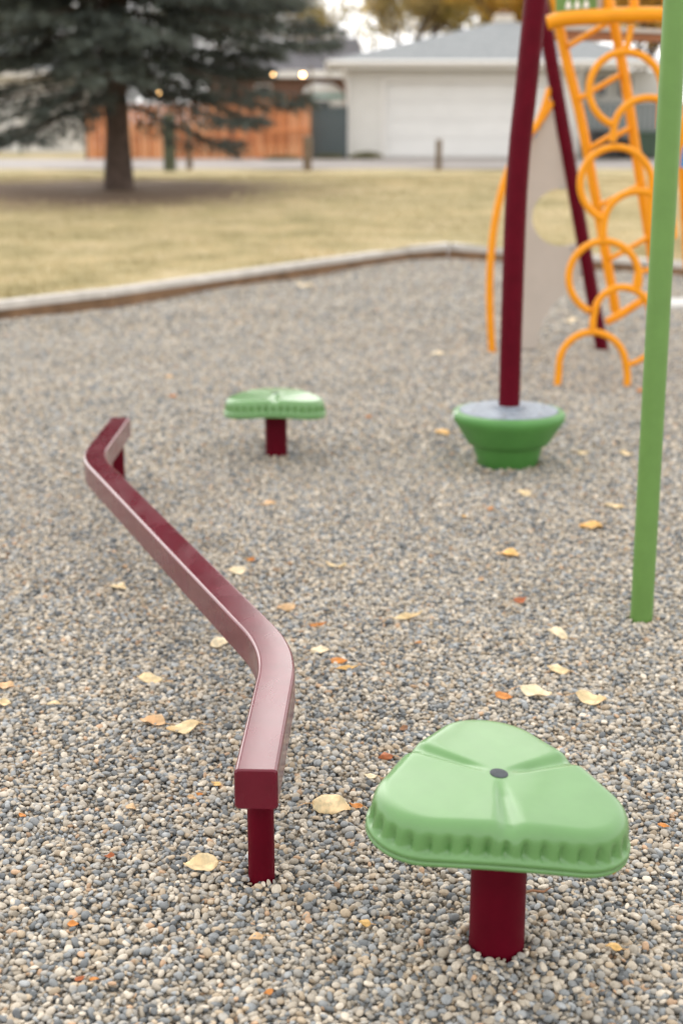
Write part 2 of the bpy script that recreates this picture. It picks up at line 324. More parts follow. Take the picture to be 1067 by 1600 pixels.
def build_pebbles():
    L = []                                                      # x, y, z offset, half length
    def layer(y0, y1, sp, z0, zs, lo, hi, margin=0.55, keep=1.0):
        ys = np.arange(y0, y1, sp * .9); xs = []
        for k, y in enumerate(ys):
            hw = 0.245 * (y + .35) + margin; x = np.arange(-hw + (k % 2) * sp / 2, hw, sp); xs.append(np.stack([x, np.full(len(x), y)], 1))
        p = np.concatenate(xs); p += rng.uniform(-.42, .42, p.shape) * sp; p = p[rng.random(len(p)) < keep]
        n = len(p); s = np.clip(rng.lognormal(math.log((lo * hi) ** .5), .28, n), lo, hi)
        L.append(np.column_stack([p, z0 + rng.normal(0, zs, n), s]))
    layer(1.5, 4.6, .0125, -.0075, .0020, .0055, .0100)
    layer(1.5, 4.6, .0152, .0010, .0030, .0055, .0125)
    layer(1.5, 4.6, .0270, .0062, .0025, .0050, .0125)
    layer(4.6, 7.2, .0142, -.002, .002, .0060, .0115, 1.0)
    layer(4.6, 7.2, .0230, .0045, .0025, .0055, .0130, 1.0)
    layer(7.2, 11.5, .0195, .0010, .003, .0075, .0135, 1.5)
    layer(11.5, 18.9, .0290, .0010, .004, .0110, .0170, 2.5)
    P = np.concatenate(L); x, y = P[:, 0], P[:, 1]; ok = np.ones(len(P), bool)
    for px, py, pr in POSTS: ok &= np.hypot(x - px, y - py) > pr
    tab = np.array([pit_radius(t) for t in np.linspace(-PI, PI, 1441)]); ok &= np.hypot(x, y - 6) < np.interp(np.arctan2(y - 6, x), np.linspace(-PI, PI, 1441), tab) - .03
    P = P[ok]; x, y = P[:, 0], P[:, 1]; n = len(P)
    heap = sum(0.016 * np.exp(-(((np.hypot(x - px, y - py) - pr - .02) / .045) ** 2)) for px, py, pr in POSTS)
    z = bed_h(x, y) + P[:, 2] + heap * 0.8
    tilt = rng.normal(0, .30, (n, 2)); rot = np.column_stack([tilt, rng.uniform(0, 2 * PI, n)])
    big = rng.random(n) < .12
    rot[big, :2] += rng.normal(0, .6, (big.sum(), 2))
    scl = np.column_stack([P[:, 3], P[:, 3] * rng.uniform(.85, 1.1, n), P[:, 3] * rng.uniform(.85, 1.2, n)]); idx = rng.integers(0, len(PM), n)
    # the 300 pebbles that show largest: top ones lying nearest to the lens, inside the frame
    zc = y * cT + (CAM_H - z) * sT; px = CX + FPX * x / zc; py = YH + FPX * (CAM_H - z) / (cT * zc)
    vis = (px > 4) & (px < 1063) & (py < 1592) & (P[:, 2] > .003)
    size = np.where(vis, P[:, 3] / zc, 0); top = np.argsort(-size)[:300]
    for i in top:
        o = bpy.data.objects.new('pebble', PM[idx[i]]); C.objects.link(o); o.parent = BED
        o.location = (x[i], y[i], z[i]); o.rotation_euler = rot[i]; o.scale = scl[i]
    keep = np.ones(n, bool); keep[top] = False
    me = bpy.data.meshes.new('gravel'); k = keep.sum(); me.vertices.add(int(k)); me.vertices.foreach_set('co', np.column_stack([x, y, z])[keep].astype(np.float32).ravel())
    for nm, ar, tp in (('rot', rot, 'FLOAT_VECTOR'), ('scl', scl, 'FLOAT_VECTOR')):
        at = me.attributes.new(nm, tp, 'POINT'); at.data.foreach_set('vector', ar[keep].astype(np.float32).ravel())
    at = me.attributes.new('idx', 'INT', 'POINT'); at.data.foreach_set('value', idx[keep].astype(np.int32))
    me.materials.append(M['pebble'])
    o = bpy.data.objects.new('gravel', me); C.objects.link(o); o.parent = BED; o['kind'] = 'stuff'
    col = bpy.data.collections.new('pebble_shapes')
    for i, q in enumerate(PM): col.objects.link(bpy.data.objects.new('pebble_shape_%02d' % i, q))
    g = bpy.data.node_groups.new('scatter_pebbles', 'GeometryNodeTree')
    g.interface.new_socket('Geometry', in_out='INPUT', socket_type='NodeSocketGeometry'); g.interface.new_socket('Geometry', in_out='OUTPUT', socket_type='NodeSocketGeometry')
    N = g.nodes; gi = N.new('NodeGroupInput'); go = N.new('NodeGroupOutput'); ip = N.new('GeometryNodeInstanceOnPoints'); ci = N.new('GeometryNodeCollectionInfo')
    ci.inputs['Collection'].default_value = col; ci.inputs['Separate Children'].default_value = True; ci.inputs['Reset Children'].default_value = True
    def na(name, tp): q = N.new('GeometryNodeInputNamedAttribute'); q.data_type = tp; q.inputs['Name'].default_value = name; return q.outputs['Attribute']
    ip.inputs['Pick Instance'].default_value = True; K = g.links
    K.new(gi.outputs[0], ip.inputs['Points']); K.new(ci.outputs[0], ip.inputs['Instance']); K.new(na('idx', 'INT'), ip.inputs['Instance Index'])
    K.new(na('rot', 'FLOAT_VECTOR'), ip.inputs['Rotation']); K.new(na('scl', 'FLOAT_VECTOR'), ip.inputs['Scale']); K.new(ip.outputs[0], go.inputs[0])
    md = o.modifiers.new('scatter', 'NODES'); md.node_group = g
    print('pebbles', n)
build_pebbles()

# ------------------------------------------------------------------ timber edging
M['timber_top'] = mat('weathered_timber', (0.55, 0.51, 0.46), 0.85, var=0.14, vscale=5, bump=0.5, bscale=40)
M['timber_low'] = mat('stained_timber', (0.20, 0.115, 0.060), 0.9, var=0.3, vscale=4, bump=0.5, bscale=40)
def build_edging():
    root = empty('timber_edging', (_b[2].x, _b[2].y, 0), 0, 'weathered low timber edging between gravel pit and dry lawn', 'edging')
    n = len(PIT); cen = Vector((0, 6, 0)); nr = []
    for i in range(n):
        d = (PIT[(i + 1) % n] - PIT[i]).normalized(); m = Vector((d.y, -d.x, 0)); nr.append(m if m.dot(PIT[i] - cen) > 0 else -m)
    def mitre(i, off): a, b = nr[i - 1], nr[i]; return PIT[i] + (a + b) * (off / (1 + a.dot(b)))
    for i in range(n):
        p, q = PIT[i], PIT[(i + 1) % n]; Ln = (q - p).length
        if p.y < 0 and q.y < 0: continue
        k = max(1, round(Ln / 2.4))
        for j in range(k):
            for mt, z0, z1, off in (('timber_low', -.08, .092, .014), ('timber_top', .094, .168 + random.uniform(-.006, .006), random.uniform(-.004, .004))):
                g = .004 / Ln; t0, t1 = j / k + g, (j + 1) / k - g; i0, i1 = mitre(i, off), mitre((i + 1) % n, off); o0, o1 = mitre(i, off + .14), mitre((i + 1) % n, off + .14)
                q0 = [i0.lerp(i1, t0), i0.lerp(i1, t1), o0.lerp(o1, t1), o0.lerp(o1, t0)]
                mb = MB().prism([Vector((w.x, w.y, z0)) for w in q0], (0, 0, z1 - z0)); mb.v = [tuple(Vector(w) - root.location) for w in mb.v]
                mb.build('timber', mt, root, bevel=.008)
build_edging()
M['slab'] = mat('pale_concrete', (0.55, 0.53, 0.50), 0.85, var=0.08, vscale=6, bump=0.3)
s_ = on_h(1085, 484); o = MB().box(-.42, .42, -.28, .28, -.03, .055).build('concrete_pad', 'slab', bevel=.01)
o.location = (s_.x, s_.y + .2, 0); tag(o, 'small pale concrete pad set into the gravel behind the climber', 'pad')

# ================================================================== PLAY EQUIPMENT
def fillet(pts, r, n=10):
    pts = [Vector(p) for p in pts]; out = [pts[0]]
    for i in range(1, len(pts) - 1):
        a, b, c = pts[i - 1], pts[i], pts[i + 1]; u = (a - b).normalized(); w = (c - b).normalized(); ang = u.angle(w)
        t = min(r / math.tan(ang / 2), .49 * (a - b).length, .49 * (c - b).length); R = t * math.tan(ang / 2)
        cen = b + (u + w).normalized() * (R / math.sin(ang / 2)); s0 = b + u * t - cen; s1 = b + w * t - cen
        tot = s0.angle(s1); axis = s0.cross(s1).normalized()
        for j in range(n + 1): out.append(cen + Matrix.Rotation(tot * j / n, 3, axis) @ s0)
    out.append(pts[-1]); return out
def smooth_path(pts, n=8):                                      # Catmull-Rom
    P = [Vector(p) for p in pts]; P = [2 * P[0] - P[1]] + P + [2 * P[-1] - P[-2]]; out = []
    for i in range(1, len(P) - 2):
        for j in range(n):
            t = j / n; a, b, c, d = P[i - 1:i + 3]
            out.append(0.5 * ((2 * b) + (c - a) * t + (2 * a - 5 * b + 4 * c - d) * t * t + (3 * b - a - 3 * c + d) * t ** 3))
    out.append(P[-2]); return out

def build_beam():
    top = .322; hw = .0478; R = .010
    root = empty('balance_beam', (-.182, 2.915, 0), 0, 'dark red zigzag balance beam of square tube on short posts', 'balance beam')
    path = fillet([(-.1855, 2.829, 0), (-.161, 3.56, 0), (-1.055, 5.845, 0), (-1.055, 6.668, 0)], .95, 14)
    cs = []                                                     # rounded square section
    for cx_, cz_, a0 in ((1, 1, 0), (-1, 1, 90), (-1, -1, 180), (1, -1, 270)):
        for j in range(5): a = math.radians(a0 + 22.5 * j); cs.append((cx_ * (hw - R) + R * math.cos(a), cz_ * (hw - R) + R * math.sin(a)))
    v = []; f = []; n = len(cs); k = len(path)
    ends = [(path[0], path[1] - path[0], 0.85), *[(path[i], path[min(i + 1, k - 1)] - path[max(i - 1, 0)], 1) for i in range(k)], (path[-1], path[-1] - path[-2], .85)]
    for i, (p, t, sc) in enumerate(ends):
        t = t.normalized(); s = Vector((t.y, -t.x, 0)); off = Vector((0, 0, 0))
        if i == 0: off = -t * .0045
        if i == len(ends) - 1: off = t * .0045
        for a, b in cs: q = p + off + s * a * (sc if sc == 1 else .93) + Vector((0, 0, top - hw + b * (1 if sc == 1 else .93))); v.append(q - root.location)
    for i in range(len(ends) - 1): f += [(i * n + j, i * n + (j + 1) % n, (i + 1) * n + (j + 1) % n, (i + 1) * n + j) for j in range(n)]
    f.append(tuple(reversed(range(n)))); f.append(tuple((len(ends) - 1) * n + j for j in range(n)))
    MB().add(v, f).build('beam', 'beam', root, smooth=32).modifiers.new('weighted', 'WEIGHTED_NORMAL').keep_sharp = True
    for x, y in ((-.182, 2.915), (-1.055, 6.55)):
        MB().lathe([(.0302, -.12), (.0302, top - 2 * hw + .001)], 32, (x - root.location.x, y - root.location.y, 0)).build('post', 'maroon', root, smooth=40)
    # weld bead where the near post meets the tube
    MB().lathe([(.0302, 0), (.0345, .002), (.0345, .006), (.0302, .008)], 32, (0, 0, top - 2 * hw - .0085)).build('weld_ring', 'maroon', root, smooth=60)
build_beam()

def tri_r(phi, d=.166, rc=.118, bulge=.013):                    # rounded triangle, corners at 90, 210, 330 degrees
    p = (phi - PI / 2 + PI / 3) % (2 * PI / 3) - PI / 3         # angle from nearest corner
    # ray against the corner circle, else against the flat side
    c = math.cos(p); disc = rc * rc - (d * math.sin(p)) ** 2
    side = (d * .5 + rc) / math.cos(PI / 3 - abs(p))
    t_c = d * c + math.sqrt(disc) if disc >= 0 else 1e9
    # on the circle only while the contact direction stays inside the corner's sector
    if disc >= 0:
        hx, hy = t_c * math.cos(p) - d, t_c * math.sin(p)
        r = t_c if abs(math.atan2(hy, hx)) <= PI / 3 else side
    else: r = side
    return r + bulge * (1 - math.cos(3 * p)) / 2
def build_pod(loc, h, seat_rot, label, group, ridge_phase=0.0):
    root = empty('stepping_pod', (*loc, 0), 0, label, 'stepping pod', group)
    NA = 288; ph = [2 * PI * i / NA for i in range(NA)]; R0 = np.array([tri_r(a) for a in ph])
    # arc length round the rim for evenly spaced flutes
    xs = R0 * np.cos(ph); ys = R0 * np.sin(ph); seg = np.hypot(np.diff(np.append(xs, xs[0])), np.diff(np.append(ys, ys[0]))); arc = np.concatenate([[0], np.cumsum(seg)[:-1]]) / seg.sum()
    NF = 42
    # profile: (inset from the outer rim, z, flute weight)
    prof = []
    for t in np.linspace(0, 1, 22): prof.append(('top', t))
    v = []; rings = []
    T = h
    side = [(.0350, -.0016, 0), (.0260, -.0056, 0), (.0190, -.0118, 0), (.0145, -.0190, 0), (.0118, -.0260, .03), (.0100, -.0325, .22), (.0088, -.0395, .55), (.0078, -.0475, .82), (.0068, -.0570, 1.0), (.0060, -.0660, 1.0), (.0050, -.0725, .85), (.0032, -.0765, .35),
            (.0010, -.0790, 0), (.0000, -.0825, 0), (.0000, -.0890, 0), (.0026, -.0908, 0), (.0026, -.0930, 0), (.0000, -.0948, 0), (.0006, -.101, 0), (.004, -.1055, 0), (.010, -.1075, 0), (.016, -.1055, 0), (.020, -.092, 0)]
    corner = [(1 + math.cos(3 * (a - PI / 2))) / 2 for a in ph]
    droop = lambda i, fr: -.013 * corner[i] * fr ** 2
    def groove(i, fr):
        a = ph[i]; r = fr * R0[i]; g = (a + PI / 2 + PI / 3) % (2 * PI / 3) - PI / 3     # angle from nearest side middle (270, 30, 150)
        dx = abs(r * math.sin(g)); w = .0105 + .0135 * fr ** 2
        if math.cos(g) <= 0: return 0
        dep = .0105 * min(1, max(0, (fr - .10) / .25)) * (0.55 + .75 * fr)
        return -dep * math.exp(-(dx / w) ** 2.6) if dx < w * 2.6 else 0
    top_fr = np.linspace(.05, 1, 30)
    for fr in top_fr:
        RT = R0 - .042
        rings.append([(fr * RT[i] * math.cos(ph[i]), fr * RT[i] * math.sin(ph[i]), T + droop(i, fr * RT[i] / R0[i]) + groove(i, fr * RT[i] / R0[i]) - .0008 * fr ** 8) for i in range(NA)])
    for ins, dz, fw in side:
        dz *= .86
        ring = []
        for i in range(NA):
            fl = .5 + .5 * math.cos(2 * PI * (arc[i] * NF + ridge_phase)); fl = fl ** (2.6 + 2.2 * (1 - fw))
            width_ok = max(0.0, min(1.0, (fl - .25 + .75 * fw) / .75)) if fw else 0
            r = R0[i] - ins - .0120 * fw * fl; fr = r / R0[i]
            gz = groove(i, min(fr, .93)) * max(0, 1 + dz / .034) if dz > -.034 else 0
            gr = -groove(i, .9) * .5 * max(0, 1 + dz / .040) if dz > -.04 else 0
            ring.append(((r - gr) * math.cos(ph[i]), (r - gr) * math.sin(ph[i]), T + dz + droop(i, fr) + gz))
        rings.append(ring)
    for ring in rings: v += ring
    f = []
    for k in range(len(rings) - 1): f += [(k * NA + i, k * NA + (i + 1) % NA, (k + 1) * NA + (i + 1) % NA, (k + 1) * NA + i) for i in range(NA)]
    f.append(tuple(range(NA))); f.append(tuple((len(rings) - 1) * NA + i for i in reversed(range(NA))))
    # keep the seat's own origin at its middle so that it tilts on the post
    v = [(a, b, c - T) for a, b, c in v]
    seat = MB().add(v, f).build('seat', 'green', root, smooth=75); seat.location = (-.006 if h > .4 else 0, 0, T); seat.rotation_euler = seat_rot
    MB().lathe([(.0185, -.006), (.0185, .0012), (.0165, .0020), (.0001, .0016)], 40).build('centre_cap', 'rubber', seat, smooth=40)
    MB().lathe([(.0572, -.15), (.0572, T - .064)], 48).build('post', 'maroon', root, smooth=40)
    MB().lathe([(.11, -.012), (.11, 0)], 40, (0, 0, T - .065)).build('mounting_plate', 'maroon', root, smooth=40)
    return root
build_pod((.323, 2.628), .408, (math.radians(4.2), math.radians(5.2), math.radians(1)), 'tilted green three-lobed stepping pod on red post beside beam end', 'green stepping pods')
build_pod((-.34, 7.255), .330, (math.radians(-1), math.radians(.5), 0), 'level green three-lobed stepping pod between far beam end and bowl', 'green stepping pods')

def build_bowl():
    x, y = .842, 7.05
    root = empty('spinner_bowl', (x, y, 0), 0, 'green round bowl spinner with grey deck and bent red pole', 'spinner')
    pr = [(.130, -.03), (.143, 0), (.149, .008), (.177, .104), (.181, .111), (.199, .115), (.206, .121), (.224, .150), (.262, .212), (.280, .238), (.284, .256), (.281, .270), (.272, .280), (.262, .283), (.250, .282), (.250, .270), (.01, .270)]
    MB().lathe(pr, 72).build('bowl', 'bowl_green', root, smooth=50)
    MB().lathe([(.246, .271), (.247, .284), (.244, .2865), (.10, .297), (.060, .299), (.01, .299)], 64).build('deck', 'grip', root, smooth=35)
    for k in range(6):
        a = 2 * PI * k / 6 + .3; MB().lathe([(.008, 0), (.008, .003), (.005, .005), (.001, .005)], 14, (.19 * math.cos(a), .19 * math.sin(a), .2895)).build('bolt', 'steel', root, smooth=40)
    # white printed strip on the rim
    v = []; f = []; prs = [(.262, .2836), (.272, .2808), (.2818, .2704), (.2848, .256), (.2818, .240), (.2708, .222), (.257, .190)]
    for r, z in prs:
        for a in (math.radians(186), math.radians(190)): v.append(((r + .0012) * math.cos(a), (r + .0012) * math.sin(a), z))
    f = [(2 * i, 2 * i + 1, 2 * i + 3, 2 * i + 2) for i in range(len(prs) - 1)]
    MB().add(v, f).build('rim_decal', 'white', root)
    P = [on_y(px, py, y) - Vector((x, y, 0)) for px, py in ((795, 634), (799, 500), (803, 380), (806.5, 300), (812.5, 220), (820.5, 148), (836, 0), (858, -180), (890, -340))]
    P[0].z = .295
    pole = MB().tube(smooth_path(P, 6), .0535, 32).build('pole', 'maroon', root, smooth=40)
    MB().lathe([(.080, .298), (.080, .304), (.056, .309)], 40, (P[0].x, P[0].y, 0)).build('pole_collar', 'grip', root, smooth=40)
build_bowl()

def build_green_pole():
    b = on_h(1001, 972); root = empty('green_pole', (b.x, b.y, 0), 0, 'plain tall green steel pole standing in the gravel', 'pole')
    P = [(0, 0, -.15), (0, 0, 2.7), (0, 0, 2.9)]
    t = on_y(1055, 0, b.y); dx = (t.x - b.x) / t.z
    MB().tube([(dx * z, 0, z) for z in (-.15, .5, 1, 1.5, 2, 2.5, 2.9)], .0385, 40).build('shaft', 'green_pole', root, smooth=40)
    MB().lathe([(.0395, 2.88), (.0395, 2.915), (.03, 2.93), (.01, 2.935)], 32, (dx * 2.9, 0, 0)).build('cap', 'rubber', root, smooth=40)
build_green_pole()

def build_climber():
    base = on_h(945, 545); root = empty('climbing_frame', (base.x, base.y, 0), 0, 'yellow ring climber frame with red leaning post and grey side panel', 'climbing frame')
    org = Vector((base.x, base.y, 0))
    def T(name, pts, r, material, n=14, smooth=True, parent=root):
        q = smooth_path(pts, 6) if smooth and len(pts) > 2 else [Vector(p) for p in pts]
        return MB().tube([p - org for p in q], r, n).build(name, material, parent, smooth=40)
    YP = base.y
    # leaning red posts (the second carries the far side)
    pt = [on_y(945, 552, YP), on_y(851, 40, YP), on_y(838, -40, YP)]; pt[0].z = -.12
    T('post', pt, .051, 'maroon', 24, False)
    # yellow bowed hand pipe on the side
    hp = [on_y(770, 552, YP - .1), on_y(765, 480, YP - .1), on_y(766, 410, YP - .1), on_y(774, 340, YP - .08), on_y(790, 277, YP - .06), on_y(812, 232, YP - .05), on_y(837, 197, YP - .03), on_y(862, 160, YP - .0)]
    hp[0].z = -.1; T('hand_pipe', hp, .029, 'yellow')
    T('hand_pipe_fork', [on_y(836, 199, YP - .03), on_y(848, 172, YP - .02), on_y(858, 138, YP - .0)], .024, 'yellow')
    # grey panel with its round cut-out
    pl = [(811, 545), (838, 545), (842, 520), (851, 497), (865, 476), (884, 456), (906, 436), (918, 425), (905, 383)]
    cx_, cy_, rr = 876, 340, 45
    arc = [(cx_ + rr * math.cos(a), cy_ + rr * math.sin(a)) for a in np.linspace(math.radians(62), math.radians(285), 26)]
    pl += arc + [(884, 280), (866, 190), (861, 166), (851, 172), (838, 196), (829, 216), (822, 260), (817, 330), (813, 440)]
    MB().prism([on_y(a, b, YP - .010) - org for a, b in pl], (0, .019, 0)).build('side_panel', 'panel', root)
    for a, b in ((877, 293), (894, 389), (846, 196), (906, 425)):
        p = on_y(a, b, YP - .010) - org; q = MB().lathe([(.014, 0), (.014, .006), (.008, .010), (.001, .010)], 16).build('bolt', 'steel', root, smooth=40); q.location = p; q.rotation_euler = (PI / 2, 0, 0)
    p = [on_y(a, b, YP - .0125) - org for a, b in ((829, 201), (840, 201), (836, 214), (828, 216))]
    MB().prism(p, (0, .002, 0)).build('sticker', 'blue', root)
    p = [on_y(a, b, YP - .0135) - org for a, b in ((829, 198), (841, 198), (839.5, 204), (829, 204))]
    MB().prism(p, (0, .002, 0)).build('sticker', 'white', root)
    # ring climber: an upright sheet of open rings
    f0, f1 = on_h(870, 596), on_h(978, 606); YR = (f0.y + f1.y) / 2
    R = lambda px, py, dy=0: on_y(px, py, YR + dy)
    def ring(pix, dy=0, name='ring'): return T(name, [R(a, b, dy) for a, b in pix], .0235, 'yellow')
    def arc_pix(c, rx, ry, a0, a1, n=14): return [(c[0] + rx * math.cos(math.radians(a)), c[1] - ry * math.sin(math.radians(a))) for a in np.linspace(a0, a1, n)]
    ring([(870, 602), (872, 588)] + arc_pix((925, 572), 52, 53, 170, 5, 12) + [(979.5, 588), (978, 612)])
    ring(arc_pix((943, 434), 55, 57, -22, 246, 22))
    ring([(925, 516), (926, 500)] + arc_pix((972, 493), 44, 44, 172, 0, 12) + [(1018, 505)])
    T('strut', [R(993, 447), R(996, 425), R(995, 430)], .0235, 'yellow', smooth=False)
    ring(arc_pix((962, 288), 56, 58, -12, 248, 22))
    ring([(941, 373), (942, 358)] + arc_pix((997, 352), 54, 53, 172, 0, 12) + [(1052, 372)])
    ring(arc_pix((977, 140), 57, 59, -14, 248, 22))
    ring([(957, 222), (958, 206)] + arc_pix((1012, 206), 54, 53, 172, 0, 12) + [(1067, 222)])
    for a, b in (((977, 82), (986, 38)), ((1031, 152), (1030, 200)), ((1016, 300), (1014, 352))): T('strut', [R(*a), R(*b)], .021, 'yellow', smooth=False)
    T('strut', [R(981, 570), R(996, 564), R(1016, 552)], .019, 'yellow')
    # inclined rails behind the rings, joined by rungs
    D = .45
    ra = [R(871, 30, D), R(885, 95, D), R(908, 190, D), (R(932, 320, D)), R(962, 488, D)]
    rb = [R(943, -35, D), R(957, 30, D), R(977, 130, D), R(998, 270, D), R(1020, 410, D)]
    T('rail', ra, .034, 'yellow', 16); T('rail', rb, .034, 'yellow', 16)
    T('rail', [R(1040, -30, D), R(1062, 200, D), R(1075, 420, D)], .034, 'yellow', 16)
    for a, b in (((887, 72), (948, 36)), ((902, 155), (921, 145)), ((925, 142), (966, 118)), ((920, 232), (960, 208)), ((962, 212), (984, 200)), ((935, 322), (998, 290)), ((952, 405), (1012, 371)), ((1000, 425), (1026, 418))):
        T('rung', [R(*a, D - .03), R(*b, D - .03)], .0185, 'yellow', 12, False)
    T('rung', [R(947, 503, .1), R(968, 492, .12), R(1014, 462, .2)], .027, 'yellow', 12, False)
    T('top_rail', [R(856, 36, .06), R(880, 30, .03), R(930, 26, 0), R(990, 23, 0), R(1062, 23.5, 0), R(1110, 27, .05)], .046, 'yellow', 20)
    T('upright', [R(862, -10, D), R(868, 12, D), R(873, 30, D)], .022, 'yellow', 12)
    for a, b in (((946, -30), (953, 22)), ((992, -30), (989, 28))): T('upright', [R(*a, .05), R(*b, .05)], .03, 'yellow', 12, False)
    # red deck beam with a pale top edge, further back
    YB = YR + 1.6
    def Bx(name, px0, px1, py0, py1, y0, y1, m):
        p = [on_y(px0, py0[0], y0), on_y(px1, py0[1], y0), on_y(px1, py1[1], y0), on_y(px0, py1[0], y0)]
        return MB().prism([q - org for q in p], (0, y1 - y0, 0)).build(name, m, root, bevel=.004)
    Bx('deck_beam', 868, 1072, (47, 55), (62, 66), YB, YB + .12, 'rust_wood'); Bx('deck_edge', 866, 1074, (37, 48), (46.5, 54.5), YB - .02, YB + .14, 'panel')
    # green play panel with white pegs above the top rail
    gp = [R(a, b, .10) - org for a, b in ((867, -60), (938, -60), (938, 15), (868, 19))]
    pan = MB().prism(gp, (0, .02, 0)).build('play_panel', 'green_pole', root, bevel=.003)
    ed = [R(a, b, .096) - org for a, b in ((932, -60), (940.5, -60), (940.5, 15), (932, 16))]
    MB().prism(ed, (0, .028, 0)).build('panel_edge', 'panel', root)
    for cx0 in (887, 901, 915):
        p = [R(cx0 + dx, 8 - (cx0 - 887) * .04 + dy, .098) - org for dx, dy in ((-4.5, 6), (4.5, 5), (4, -1), (1, -8), (-2.5, -4))]
        MB().prism(p, (0, .004, 0)).build('peg', 'white', pan)
    # blue handle just showing past the green pole
    T('handle', [R(1066, 262, .3), R(1070, 235, .3), R(1080, 222, .3)], .02, 'blue', 12)
build_climber()

# ------------------------------------------------------------------ fallen leaves
LEAF_COL = {'pale': (0.66, 0.54, 0.31), 'cream': (0.74, 0.65, 0.44), 'tan': (0.60, 0.41, 0.22), 'yellow': (0.68, 0.44, 0.15), 'orange': (0.55, 0.22, 0.04), 'rust': (0.34, 0.10, 0.025), 'brown': (0.26, 0.13, 0.06)}
for k, c in LEAF_COL.items():
    M['leaf_' + k] = mat('leaf_' + k, c, 0.6, var=0.30, vscale=38, rgb2=(c[0] * 1.02, c[1] * .9, c[2] * .85), bump=0.6, bscale=120)
    p = M['leaf_' + k].node_tree.nodes['Principled BSDF']; p.inputs['Subsurface Weight'].default_value = 0.0
def build_leaf(px, py, w, kind, label, group, yaw=None, curl=None, narrow=None, stem=True):
    c = on_h(px, py); zc = c.y * cT + CAM_H * sT; Ln = w * zc / FPX * 1.02
    r = random.Random(px * 7919 + py); yaw = r.uniform(-.6, .6) + (PI if r.random() < .5 else 0) if yaw is None else yaw
    curl = r.uniform(.4, 1.7) if curl is None else curl; wd = (r.uniform(.55, .80) if narrow is None else narrow)
    nu, nv = 13, 9; v = []; f = []; tw = r.uniform(-.5, .5); fold = r.uniform(.05, .55); jag = [r.uniform(-.018, .018) for _ in range(nu * 2)]
    for i in range(nu):
        u = i / (nu - 1); half = .5 * wd * (math.sin(PI * u ** .78) ** .9) * (1 - .18 * u)
        if u in (0, 1): half = .004
        for j in range(nv):
            s = j / (nv - 1) * 2 - 1; e = jag[i * 2 + (s > 0)] * abs(s) ** 3
            x = u - .5; yy = s * (half + e * (half > .02)); z = fold * abs(yy) * 1.2 + curl * .55 * x * x + tw * x * yy * 1.2 + .035 * math.sin(7 * u + 3 * s + px) + .03 * abs(s) ** 2 * math.sin(11 * u + px * 1.7 + (s > 0) * 2)
            v.append((x * Ln, yy * Ln, z * Ln))
    for i in range(nu - 1):
        for j in range(nv - 1): f.append((i * nv + j, (i + 1) * nv + j, (i + 1) * nv + j + 1, i * nv + j + 1))
    flip = r.random() < .35                                      # some lie face down, arched over the stones
    if flip: v = [(a, b, -q) for a, b, q in v]
    tl = r.uniform(.05, .42) * (1 if w > 16 else 1.3); yawv = Matrix.Rotation(yaw, 3, 'Z'); ti = yawv.inverted() @ Matrix.Rotation(tl, 3, 'X') @ yawv   # propped up on the stones
    v = [tuple(ti @ Vector(q)) for q in v]
    zmin = sorted(q for _, _, q in v)[len(v) // 12]; v = [(a, b, q - zmin) for a, b, q in v]
    base = float(bed_h(c.x, c.y)) + .011
    root = empty('fallen_leaf', (c.x, c.y, base), yaw, label, 'leaf', group); m = M['leaf_' + kind]
    o = MB().add(v, f).build('blade', m, root, smooth=60); md = o.modifiers.new('thickness', 'SOLIDIFY'); md.thickness = .0006
    if w >= 20 and stem:
        z0 = [q for a, b, q in v][nv // 2]; s = -1
        MB().tube([(-.5 * Ln, 0, z0), (-.66 * Ln, .03 * Ln, z0 * .5 + .002), (-.85 * Ln, .09 * Ln * r.choice((-1, 1)), .001)], .0011, 6).build('stalk', 'leaf_tan', root)
    return root
GP, GO = 'pale fallen leaves on the gravel', 'orange leaf scraps on the gravel'
